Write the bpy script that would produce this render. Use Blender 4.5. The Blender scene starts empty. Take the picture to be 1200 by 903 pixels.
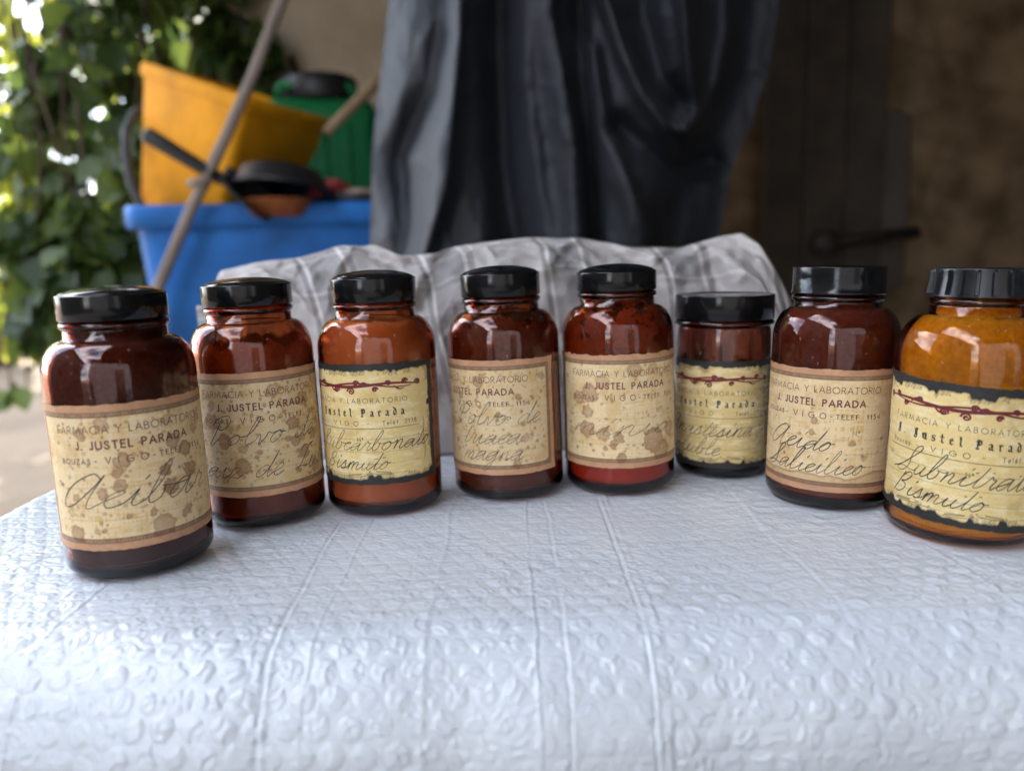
import bpy, bmesh, math, random
import numpy as np
from mathutils import Vector, Matrix

sc = bpy.context.scene
col = sc.collection
rad = math.radians
T = 0.74                      # height of the table top above the ground

# ------------------------------------------------------------------ camera
PITCH, ROLL, CAMH = rad(9.715), rad(1.726), 0.1378
F_PX, CX, CY = 900.0, 600.0, 451.5
R0 = Vector((1, 0, 0))
FW = Vector((0, math.cos(PITCH), -math.sin(PITCH)))
D0 = Vector((0, -math.sin(PITCH), -math.cos(PITCH)))
RC = math.cos(ROLL) * R0 + math.sin(ROLL) * D0
DC = math.cos(ROLL) * D0 - math.sin(ROLL) * R0
CAM = Vector((0, 0, T + CAMH))
cd = bpy.data.cameras.new('camera')
cam = bpy.data.objects.new('camera', cd)
col.objects.link(cam)
m3 = Matrix((RC, -DC, -FW)).transposed()
cam.matrix_world = Matrix.Translation(CAM) @ m3.to_4x4()
cd.sensor_width = 36.0
cd.lens = 36.0 * F_PX / 1200.0
cd.clip_start, cd.clip_end = 0.01, 400.0
cd.dof.use_dof = True
cd.dof.focus_distance = 0.388
cd.dof.aperture_fstop = 5.0
cd.dof.aperture_blades = 0
sc.camera = cam

def at(px, py, Y):
    """world point on the plane y = Y seen at photo pixel (px, py)"""
    d = FW + RC * ((px - CX) / F_PX) + DC * ((py - CY) / F_PX)
    return CAM + d * (Y / d.y)

# ------------------------------------------------------------------ light
SUN_DIR = Vector((-0.60, 0.80, 0)).normalized() * math.cos(rad(50)) + Vector((0, 0, math.sin(rad(50))))
w = bpy.data.worlds.new('World')
sc.world = w
w.use_nodes = True
nt = w.node_tree
nt.nodes.clear()
sky = nt.nodes.new('ShaderNodeTexSky')
sky.sky_type = 'NISHITA'
sky.sun_disc = False
sky.sun_elevation = rad(50)
sky.sun_rotation = math.atan2(SUN_DIR.x, SUN_DIR.y)
tc = nt.nodes.new('ShaderNodeTexCoord')
mp = nt.nodes.new('ShaderNodeMapping'); mp.inputs['Scale'].default_value = (1, 1, 1.6)
nz = nt.nodes.new('ShaderNodeTexNoise'); nz.inputs['Scale'].default_value = 3.2
nz.inputs['Detail'].default_value = 7; nz.inputs['Roughness'].default_value = 0.55
cr = nt.nodes.new('ShaderNodeValToRGB')
cr.color_ramp.elements[0].position = 0.42; cr.color_ramp.elements[1].position = 0.62
mx = nt.nodes.new('ShaderNodeMix'); mx.data_type = 'RGBA'
mx.inputs[7].default_value = (13, 13.5, 14.6, 1)
bg = nt.nodes.new('ShaderNodeBackground'); bg.inputs['Strength'].default_value = 0.12
wo = nt.nodes.new('ShaderNodeOutputWorld')
L = nt.links.new
L(tc.outputs['Generated'], mp.inputs['Vector']); L(mp.outputs[0], nz.inputs['Vector'])
L(nz.outputs['Fac'], cr.inputs[0]); L(cr.outputs[0], mx.inputs[0])
L(sky.outputs[0], mx.inputs[6]); L(mx.outputs[2], bg.inputs['Color']); L(bg.outputs[0], wo.inputs[0])

sd = bpy.data.lights.new('sun', 'SUN'); sd.energy = 4.5; sd.angle = rad(0.5); sd.color = (1, 0.94, 0.84)
so = bpy.data.objects.new('sun', sd); col.objects.link(so)
so.rotation_euler = SUN_DIR.to_track_quat('Z', 'Y').to_euler()
so.location = (-4, 5, 8)

vs = sc.view_settings
vs.view_transform = 'Standard'; vs.look = 'None'; vs.gamma = 1; vs.use_curve_mapping = False
vs.exposure = 2.70
cy = sc.cycles
cy.use_denoising = True
cy.max_bounces = 18; cy.transmission_bounces = 16; cy.glossy_bounces = 6; cy.diffuse_bounces = 5
cy.transparent_max_bounces = 8; cy.volume_bounces = 0
cy.sample_clamp_indirect = 6.0; cy.blur_glossy = 0.1
cy.caustics_reflective = True; cy.caustics_refractive = True

# ------------------------------------------------------------------ helpers
def vnoise(x, y, seed=0):
    x = np.asarray(x, float); y = np.asarray(y, float)
    xi = np.floor(x).astype(np.int64); yi = np.floor(y).astype(np.int64)
    fx = x - xi; fy = y - yi
    def h(a, b):
        n = (a * 374761393 + b * 668265263 + seed * 1274126177) & 0xffffffff
        n = ((n ^ (n >> 13)) * 1274126177) & 0xffffffff
        n = n ^ (n >> 16)
        return (n & 0xffff) / 65535.0
    ux = fx ** 3 * (fx * (fx * 6 - 15) + 10); uy = fy ** 3 * (fy * (fy * 6 - 15) + 10)
    a, b, c, d = h(xi, yi), h(xi + 1, yi), h(xi, yi + 1), h(xi + 1, yi + 1)
    return (a * (1 - ux) + b * ux) * (1 - uy) + (c * (1 - ux) + d * ux) * uy

def fbm(x, y, seed=0, o=4):
    s = 0; a = 0.5; t = 0
    for k in range(o):
        s = s + a * vnoise(x * 2 ** k, y * 2 ** k, seed + 17 * k); t += a; a *= 0.5
    return s / t

def smooth(a, b, x):
    t = np.clip((x - a) / (b - a), 0, 1)
    return t * t * (3 - 2 * t)

def mesh_obj(name, verts, faces, mat, parent=None, smooth_=True, colors=None, uv=None):
    me = bpy.data.meshes.new(name)
    me.from_pydata([tuple(v) for v in verts], [], [tuple(f) for f in faces])
    if smooth_:
        me.polygons.foreach_set('use_smooth', np.ones(len(me.polygons), bool))
    if colors is not None:
        a = me.color_attributes.new('paint', 'FLOAT_COLOR', 'POINT')
        c = np.ones((len(verts), 4)); c[:, :3] = colors
        a.data.foreach_set('color', c.ravel())
    if uv is not None:
        a = me.attributes.new('cloth_uv', 'FLOAT_VECTOR', 'POINT')
        c = np.zeros((len(verts), 3)); c[:, :2] = uv
        a.data.foreach_set('vector', c.ravel())
    if mat: me.materials.append(mat)
    me.update()
    o = bpy.data.objects.new(name, me); col.objects.link(o)
    if parent: o.parent = parent
    return o

def grid_obj(name, P, mat, parent=None, **k):
    """P: (nv, nu, 3) array"""
    nv, nu = P.shape[:2]
    idx = np.arange(nv * nu).reshape(nv, nu)
    f = np.stack([idx[:-1, :-1], idx[:-1, 1:], idx[1:, 1:], idx[1:, :-1]], -1).reshape(-1, 4)
    me = bpy.data.meshes.new(name)
    n = len(f)
    me.vertices.add(nv * nu); me.vertices.foreach_set('co', P.reshape(-1).astype(np.float32))
    me.loops.add(n * 4); me.loops.foreach_set('vertex_index', f.ravel().astype(np.int32))
    me.polygons.add(n); me.polygons.foreach_set('loop_start', (np.arange(n) * 4).astype(np.int32))
    me.polygons.foreach_set('use_smooth', np.ones(n, bool))
    me.update(calc_edges=True); me.validate()
    c = k.get('colors')
    if c is not None:
        a = me.color_attributes.new('paint', 'FLOAT_COLOR', 'POINT')
        cc = np.ones((nv * nu, 4), np.float32); cc[:, :3] = c.reshape(-1, 3)
        a.data.foreach_set('color', cc.ravel())
    uv = k.get('uv')
    if uv is not None:
        a = me.attributes.new('cloth_uv', 'FLOAT_VECTOR', 'POINT')
        cc = np.zeros((nv * nu, 3), np.float32); cc[:, :2] = uv.reshape(-1, 2)
        a.data.foreach_set('vector', cc.ravel())
    if mat: me.materials.append(mat)
    o = bpy.data.objects.new(name, me); col.objects.link(o)
    if parent: o.parent = parent
    return o

class MB:
    def __init__(s): s.v = []; s.f = []
    def add(s, v, f):
        b = len(s.v); s.v += [tuple(q) for q in v]; s.f += [tuple(i + b for i in q) for q in f]
    def box(s, c, d, M=None, bev=0):
        x, y, z = d[0] / 2, d[1] / 2, d[2] / 2
        vs_ = [Vector((sx * x, sy * y, sz * z)) for sz in (-1, 1) for sy in (-1, 1) for sx in (-1, 1)]
        if M: vs_ = [M @ q for q in vs_]
        c = Vector(c)
        s.add([q + c for q in vs_], [(0, 2, 3, 1), (4, 5, 7, 6), (0, 1, 5, 4), (2, 6, 7, 3), (0, 4, 6, 2), (1, 3, 7, 5)])
    def tube(s, pts, r, n=10, cap=True):
        pts = [Vector(p) for p in pts]
        rs = r if isinstance(r, (list, tuple)) else [r] * len(pts)
        rings = []; up = Vector((0.13, 0.27, 0.95)).normalized()
        for i, p in enumerate(pts):
            t = (pts[min(i + 1, len(pts) - 1)] - pts[max(i - 1, 0)]).normalized()
            a = t.cross(up)
            if a.length < 1e-3: a = t.cross(Vector((1, 0, 0)))
            a.normalize(); b = t.cross(a)
            rings.append([p + (a * math.cos(2 * math.pi * k / n) + b * math.sin(2 * math.pi * k / n)) * rs[i] for k in range(n)])
        v = [q for R in rings for q in R]; f = []
        for i in range(len(pts) - 1):
            for k in range(n):
                k2 = (k + 1) % n
                f.append((i * n + k, i * n + k2, (i + 1) * n + k2, (i + 1) * n + k))
        if cap:
            f.append(tuple(range(n))[::-1]); f.append(tuple((len(pts) - 1) * n + k for k in range(n)))
        s.add(v, f)
    def build(s, name, mat, parent=None, smooth_=True, bevel=0, seg=2):
        o = mesh_obj(name, s.v, s.f, mat, parent, smooth_)
        bm = bmesh.new(); bm.from_mesh(o.data)
        bmesh.ops.recalc_face_normals(bm, faces=bm.faces[:])
        if bevel:
            es = [e for e in bm.edges if len(e.link_faces) == 2 and e.calc_face_angle(0) > 0.5]
            bmesh.ops.bevel(bm, geom=es, offset=bevel, segments=seg, profile=0.5, affect='EDGES')
        bm.to_mesh(o.data); bm.free()
        return o

def lathe(prof, n=96, rfun=None):
    """closed surface of revolution; first and last profile points may lie on the axis"""
    v = []; f = []; rings = []
    for (r, z) in prof:
        if r < 1e-7:
            rings.append(len(v)); v.append((0, 0, z))
        else:
            rings.append(list(range(len(v), len(v) + n)))
            for k in range(n):
                a = 2 * math.pi * k / n
                rr = rfun(r, z, a) if rfun else r
                v.append((rr * math.cos(a), rr * math.sin(a), z))
    for A, B in zip(rings[:-1], rings[1:]):
        for k in range(n):
            k2 = (k + 1) % n
            if isinstance(A, int): f.append((A, B[k2], B[k]))
            elif isinstance(B, int): f.append((A[k], A[k2], B))
            else: f.append((A[k], A[k2], B[k2], B[k]))
    return v, f

def lathe_obj(name, prof, mat, parent, n=96, rfun=None):
    v, f = lathe(prof, n, rfun)
    m = MB(); m.add(v, f)
    return m.build(name, mat, parent)

def arcp(cx, cz, r, a0, a1, n, rz=None):
    rz = rz or r
    return [(cx + r * math.cos(rad(a0 + (a1 - a0) * i / n)), cz + rz * math.sin(rad(a0 + (a1 - a0) * i / n))) for i in range(n + 1)]

def empty(name, loc, rot=(0, 0, 0)):
    o = bpy.data.objects.new(name, None); col.objects.link(o)
    o.location = loc; o.rotation_euler = rot; o.empty_display_size = 0.02
    return o

def tag(o, label=None, cat=None, group=None, kind=None):
    if label: o['label'] = label
    if cat: o['category'] = cat
    if group: o['group'] = group
    if kind: o['kind'] = kind
    return o

# ------------------------------------------------------------------ materials
def mat_new(name):
    m = bpy.data.materials.new(name); m.use_nodes = True
    n = m.node_tree; b = n.nodes['Principled BSDF']
    return m, n, b

def simple(name, c, rough=0.5, noise=0.0, nscale=20.0, bump=0.0, bscale=None, metal=0.0, spec=0.5, c2=None, detail=4):
    m, n, b = mat_new(name)
    b.inputs['Base Color'].default_value = (*c, 1); b.inputs['Roughness'].default_value = rough
    b.inputs['Metallic'].default_value = metal; b.inputs['Specular IOR Level'].default_value = spec
    if noise or c2:
        t = n.nodes.new('ShaderNodeTexCoord'); z = n.nodes.new('ShaderNodeTexNoise')
        z.inputs['Scale'].default_value = nscale; z.inputs['Detail'].default_value = detail
        r = n.nodes.new('ShaderNodeValToRGB')
        k2 = c2 or tuple(min(1, q * (1 + noise)) for q in c); k1 = c if c2 else tuple(q * (1 - noise) for q in c)
        r.color_ramp.elements[0].color = (*k1, 1); r.color_ramp.elements[1].color = (*k2, 1)
        r.color_ramp.elements[0].position = 0.32; r.color_ramp.elements[1].position = 0.68
        n.links.new(t.outputs['Object'], z.inputs['Vector']); n.links.new(z.outputs['Fac'], r.inputs[0])
        n.links.new(r.outputs[0], b.inputs['Base Color'])
    if bump:
        t = n.nodes.new('ShaderNodeTexCoord'); z = n.nodes.new('ShaderNodeTexNoise')
        z.inputs['Scale'].default_value = bscale or nscale; z.inputs['Detail'].default_value = 5
        u = n.nodes.new('ShaderNodeBump'); u.inputs['Strength'].default_value = 1.0; u.inputs['Distance'].default_value = bump
        n.links.new(t.outputs['Object'], z.inputs['Vector']); n.links.new(z.outputs['Fac'], u.inputs['Height'])
        n.links.new(u.outputs[0], b.inputs['Normal'])
    return m

def painted(name, rough=0.6, bump=0.0, bscale=900.0, spec=0.35):
    m = simple(name, (0.5, 0.5, 0.5), rough, bump=bump, bscale=bscale, spec=spec)
    n = m.node_tree; a = n.nodes.new('ShaderNodeVertexColor'); a.layer_name = 'paint'
    n.links.new(a.outputs[0], n.nodes['Principled BSDF'].inputs['Base Color'])
    return m

def glass(name, dens, colr):
    m, n, b = mat_new(name)
    b.inputs['Base Color'].default_value = (1, 1, 1, 1)
    b.inputs['Transmission Weight'].default_value = 1.0
    b.inputs['IOR'].default_value = 1.5
    b.inputs['Roughness'].default_value = 0.0
    t = n.nodes.new('ShaderNodeTexCoord'); z = n.nodes.new('ShaderNodeTexNoise')
    z.inputs['Scale'].default_value = 45.0; z.inputs['Detail'].default_value = 2
    u = n.nodes.new('ShaderNodeBump'); u.inputs['Distance'].default_value = 0.00005; u.inputs['Strength'].default_value = 0.6
    n.links.new(t.outputs['Object'], z.inputs['Vector']); n.links.new(z.outputs['Fac'], u.inputs['Height'])
    n.links.new(u.outputs[0], b.inputs['Normal'])
    # fine dust specks and a faint smeared film lying on the glass
    vo = n.nodes.new('ShaderNodeTexVoronoi'); vo.inputs['Scale'].default_value = 420; n.links.new(t.outputs['Object'], vo.inputs['Vector'])
    z3 = n.nodes.new('ShaderNodeTexNoise'); z3.inputs['Scale'].default_value = 75; z3.inputs['Detail'].default_value = 5; n.links.new(t.outputs['Object'], z3.inputs['Vector'])
    m1 = n.nodes.new('ShaderNodeMapRange'); m1.inputs[1].default_value = .24; m1.inputs[2].default_value = .12; n.links.new(vo.outputs['Distance'], m1.inputs[0])
    sc1 = n.nodes.new('ShaderNodeSeparateColor'); n.links.new(vo.outputs['Color'], sc1.inputs[0])
    m2 = n.nodes.new('ShaderNodeMath'); m2.operation = 'GREATER_THAN'; m2.inputs[1].default_value = .86; n.links.new(sc1.outputs[0], m2.inputs[0])
    m3 = n.nodes.new('ShaderNodeMath'); m3.operation = 'MULTIPLY'; n.links.new(m1.outputs[0], m3.inputs[0]); n.links.new(m2.outputs[0], m3.inputs[1])
    m4 = n.nodes.new('ShaderNodeMath'); m4.operation = 'MULTIPLY'; m4.inputs[1].default_value = .35; n.links.new(m3.outputs[0], m4.inputs[0])
    m5 = n.nodes.new('ShaderNodeMapRange'); m5.inputs[1].default_value = .45; m5.inputs[2].default_value = .75; m5.inputs[4].default_value = .025; n.links.new(z3.outputs['Fac'], m5.inputs[0])
    m6 = n.nodes.new('ShaderNodeMath'); m6.operation = 'ADD'; n.links.new(m4.outputs[0], m6.inputs[0]); n.links.new(m5.outputs[0], m6.inputs[1])
    df = n.nodes.new('ShaderNodeBsdfDiffuse'); df.inputs[0].default_value = (.42, .38, .33, 1)
    ms = n.nodes.new('ShaderNodeMixShader'); n.links.new(m6.outputs[0], ms.inputs[0]); n.links.new(b.outputs[0], ms.inputs[1]); n.links.new(df.outputs[0], ms.inputs[2])
    n.links.new(ms.outputs[0], n.nodes['Material Output'].inputs['Surface'])
    v = n.nodes.new('ShaderNodeVolumeAbsorption')
    v.inputs['Density'].default_value = dens; v.inputs['Color'].default_value = (*colr, 1)
    n.links.new(v.outputs[0], n.nodes['Material Output'].inputs['Volume'])
    return m

def residue(name, c1, c2, cover, scale=55.0, zlo=.080, zhi=.108):
    """powdery residue with holes: the cover is full at zlo and thins out towards zhi"""
    m, n, b = mat_new(name); b.inputs['Roughness'].default_value = .95; b.inputs['Specular IOR Level'].default_value = .05
    N = n.nodes.new; L = n.links.new
    t = N('ShaderNodeTexCoord'); z = N('ShaderNodeTexNoise'); z.inputs['Scale'].default_value = scale; z.inputs['Detail'].default_value = 8; z.inputs['Roughness'].default_value = .62
    z2 = N('ShaderNodeTexNoise'); z2.inputs['Scale'].default_value = 420; z2.inputs['Detail'].default_value = 4
    L(t.outputs['Object'], z.inputs['Vector']); L(t.outputs['Object'], z2.inputs['Vector'])
    r = N('ShaderNodeValToRGB'); r.color_ramp.elements[0].color = (*c1, 1); r.color_ramp.elements[1].color = (*c2, 1)
    r.color_ramp.elements[0].position = .4; r.color_ramp.elements[1].position = .62
    mxn = N('ShaderNodeMath'); mxn.operation = 'MULTIPLY_ADD'; mxn.inputs[1].default_value = .5; L(z2.outputs['Fac'], mxn.inputs[0])
    hm = N('ShaderNodeMath'); hm.operation = 'MULTIPLY'; hm.inputs[1].default_value = .5; L(z.outputs['Fac'], hm.inputs[0]); L(hm.outputs[0], mxn.inputs[2])
    L(mxn.outputs[0], r.inputs[0]); L(r.outputs[0], b.inputs['Base Color'])
    s = N('ShaderNodeSeparateXYZ'); L(t.outputs['Object'], s.inputs[0])
    mr = N('ShaderNodeMapRange'); mr.inputs[1].default_value = zlo; mr.inputs[2].default_value = zhi; mr.inputs[3].default_value = cover[0]; mr.inputs[4].default_value = cover[1]
    L(s.outputs[2], mr.inputs[0])
    ad = N('ShaderNodeMath'); ad.operation = 'ADD'; L(mr.outputs[0], ad.inputs[0]); L(z.outputs['Fac'], ad.inputs[1])
    ad2 = N('ShaderNodeMath'); ad2.operation = 'MULTIPLY_ADD'; ad2.inputs[1].default_value = .25; L(z2.outputs['Fac'], ad2.inputs[0]); L(ad.outputs[0], ad2.inputs[2])
    al = N('ShaderNodeMapRange'); al.inputs[1].default_value = 1.02; al.inputs[2].default_value = 1.16; L(ad2.outputs[0], al.inputs[0])
    L(al.outputs[0], b.inputs['Alpha'])
    return m

M = {}
M['cap'] = simple('black_bakelite', (0.006, 0.0065, 0.007), 0.15, spec=.34, noise=0.3, nscale=300, bump=0.00002, bscale=260)
M['cap_ribbed'] = simple('ribbed_black_plastic', (0.012, 0.013, 0.015), 0.30, noise=0.3, nscale=300, bump=0.00002, bscale=400)
M['paper'] = painted('label_paper', 0.55, 0.00006, 1500)
M['ink_brown'] = simple('brown_print', (0.15, 0.05, 0.042), 0.6)
M['ink_black'] = simple('black_print', (0.035, 0.032, 0.03), 0.6)
M['ink_red'] = simple('red_print', (0.15, 0.012, 0.018), 0.55)
M['pencil'] = simple('pencil_writing', (0.05, 0.047, 0.044), 0.5)
M['glass_amber'] = glass('amber_glass', 640, (0.77, 0.37, 0.01))
M['glass_dark'] = glass('dark_amber_glass', 620, (0.69, 0.30, 0.11))
M['glass_honey'] = glass('honey_glass', 680, (0.93, 0.70, 0.0))

def powder(name, c, c2=None):
    return simple(name, c, 0.9, nscale=90, c2=c2 or tuple(q * 0.7 for q in c), bump=0.0006, bscale=240, spec=0.1, detail=8)

# ------------------------------------------------------------------ stroke lettering
def ar(cx, cy, rx, ry, a0, a1, n=12):
    return [(cx + rx * math.cos(rad(a0 + (a1 - a0) * i / n)), cy + ry * math.sin(rad(a0 + (a1 - a0) * i / n))) for i in range(n + 1)]

def cr_spline(p, n=6):
    p = [p[0]] + list(p) + [p[-1]]; out = []
    for i in range(1, len(p) - 2):
        for k in range(n):
            t = k / n
            q = []
            for d in (0, 1):
                a, b, c, e = p[i - 1][d], p[i][d], p[i + 1][d], p[i + 2][d]
                q.append(0.5 * (2 * b + (c - a) * t + (2 * a - 5 * b + 4 * c - e) * t * t + (3 * b - a - 3 * c + e) * t ** 3))
            out.append(tuple(q))
    out.append(p[-1])
    return out

CAPS = {
 'A': (.80, [[(0, 0), (.4, 1), (.8, 0)], [(.13, .32), (.67, .32)]]),
 'B': (.58, [[(0, 0), (0, 1), (.24, 1)] + ar(.24, .76, .24, .24, 90, -90)[1:] + [(0, .52)], [(.2, .52), (.3, .52)] + ar(.3, .26, .26, .26, 90, -90)[1:] + [(0, 0)]]),
 'C': (.84, [ar(.5, .5, .5, .5, 48, 312, 20)]),
 'D': (.76, [[(0, 0), (0, 1), (.26, 1)] + ar(.26, .5, .5, .5, 90, -90)[1:] + [(0, 0)]]),
 'E': (.48, [[(.48, 1), (0, 1), (0, 0), (.48, 0)], [(0, .52), (.42, .52)]]),
 'F': (.46, [[(.46, 1), (0, 1), (0, 0)], [(0, .52), (.40, .52)]]),
 'G': (.92, [ar(.5, .5, .5, .5, 48, 360, 22) + [(.55, .5)]]),
 'I': (.02, [[(0, 0), (0, 1)]]),
 'J': (.32, [[(.3, 1), (.3, .16)] + ar(.14, .16, .16, .17, 0, -160, 8)[1:]]),
 'L': (.46, [[(0, 1), (0, 0), (.44, 0)]]),
 'M': (1.0, [[(0, 0), (.14, 1), (.5, .12), (.86, 1), (1, 0)]]),
 'N': (.74, [[(0, 0), (0, 1), (.74, 0), (.74, 1)]]),
 'O': (1.0, [ar(.5, .5, .5, .5, 90, 450, 26)]),
 'P': (.54, [[(0, 0), (0, 1), (.26, 1)] + ar(.26, .74, .26, .26, 90, -90)[1:] + [(0, .48)]]),
 'R': (.58, [[(0, 0), (0, 1), (.26, 1)] + ar(.26, .74, .26, .26, 90, -90)[1:] + [(0, .48)], [(.24, .48), (.58, 0)]]),
 'S': (.54, [cr_spline([(.5, .82), (.38, .98), (.14, .97), (.05, .76), (.2, .58), (.4, .46), (.53, .26), (.4, .03), (.14, .02), (.0, .2)], 4)]),
 'T': (.60, [[(0, 1), (.6, 1)], [(.3, 1), (.3, 0)]]),
 'U': (.68, [[(0, 1), (0, .32)] + ar(.34, .32, .34, .32, 180, 360)[1:] + [(.68, 1)]]),
 'V': (.76, [[(0, 1), (.38, 0), (.76, 1)]]),
 'Y': (.70, [[(0, 1), (.35, .5), (.7, 1)], [(.35, .5), (.35, 0)]]),
 'Z': (.66, [[(0.02, 1), (.64, 1), (0, 0), (.66, 0)]]),
 '1': (.26, [[(0, .82), (.2, 1), (.2, 0)]]),
 '2': (.54, [ar(.27, .73, .25, .27, 170, -30, 9) + [(.02, 0), (.54, 0)]]),
 '4': (.60, [[(.42, 0), (.42, 1), (0, .26), (.6, .26)]]),
 '5': (.54, [[(.46, 1), (.14, 1), (.07, .56)] + ar(.25, .32, .27, .32, 120, -140, 10)]),
 '7': (.52, [[(0, 1), (.52, 1), (.16, 0)]]),
 '8': (.54, [ar(.27, .76, .22, .24, -90, 270, 14), ar(.27, .27, .27, .27, 90, 450, 14)]),
 '.': (.06, [[(0, 0), (.05, .04)]]),
 '-': (.34, [[(0, .42), (.34, .42)]]),
 'º': (.30, [ar(.15, .82, .13, .15, 0, 360, 10), [(.02, .55), (.28, .55)]]),
 'e': (.5, [[(.02, .34), (.46, .34)] + ar(.25, .32, .23, .32, 5, 320, 10)]),
 'l': (.02, [[(0, 0), (0, 1.05)]]),
 'é': (.5, [[(.02, .34), (.46, .34)] + ar(.25, .32, .23, .32, 5, 320, 10), [(.2, .78), (.36, .98)]]),
 'f': (.3, [[(.08, 0), (.08, .8)] + ar(.22, .8, .14, .22, 180, 70, 5), [(-.04, .62), (.26, .62)]]),
 'o': (.54, [ar(.27, .32, .27, .32, 90, 450, 14)]),
 'u': (.44, [[(0, .64), (0, .2)] + ar(.2, .2, .2, .2, 180, 360, 8) + [(.42, .64)], [(.42, .64), (.42, 0)]]),
 'z': (.40, [[(0, .62), (.4, .62), (0, 0), (.4, 0)]]),
 'a': (.46, [ar(.23, .31, .23, .31, 20, 340, 14), [(.46, .64), (.46, 0)]]),
 's': (.36, [cr_spline([(.34, .52), (.2, .64), (.05, .5), (.18, .34), (.34, .18), (.18, 0), (0, .12)], 4)]),
}
BLACK = {
 'J': (.75, [[(.1, 1.30), (.42, 1.5), (.62, 1.42)], [(.5, 1.45), (.5, .1), (.28, -.2), (.0, .05), (.1, .2)], [(.24, 1.2), (.24, .35)]]),
 'P': (.95, [[(.2, 1.42), (.2, -.05)], [(.0, 1.2), (.32, 1.5), (.72, 1.3), (.72, .78), (.42, .55), (.2, .72)], [(.0, 0), (.36, 0)], [(.4, 1.25), (.4, .75)]]),
 'u': (.72, [[(-.04, .92), (.1, 1), (.1, .12), (.26, 0), (.54, .2)], [(.48, 1), (.54, .95), (.54, .1), (.68, 0)]]),
 's': (.58, [[(.5, .92), (.26, 1), (.06, .8), (.1, .6), (.46, .42), (.48, .16), (.24, 0), (.02, .12)]]),
 't': (.52, [[(.16, 1.38), (.16, .12), (.3, 0), (.46, .12)], [(0, 1), (.42, 1)]]),
 'e': (.56, [[(.08, .5), (.46, .7), (.28, 1), (.06, .8), (.06, .16), (.24, 0), (.48, .16)]]),
 'l': (.36, [[(.02, 1.5), (.12, 1.42), (.12, .12), (.28, 0)]]),
 'a': (.68, [[(.06, .84), (.26, 1), (.46, .84), (.46, .1), (.62, 0)], [(.46, .56), (.1, .42), (.04, .16), (.2, 0), (.46, .22)]]),
 'r': (.54, [[(.0, .94), (.12, 1), (.12, .06), (.24, 0)], [(.12, .8), (.32, 1), (.48, .86)]]),
 'd': (.66, [[(.0, 1.5), (.28, 1.3), (.5, .95), (.5, .16), (.26, 0), (.06, .16), (.06, .8), (.24, 1), (.46, .95)]]),
 '.': (.2, [[(.04, .0), (.1, .06)]]),
}
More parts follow.
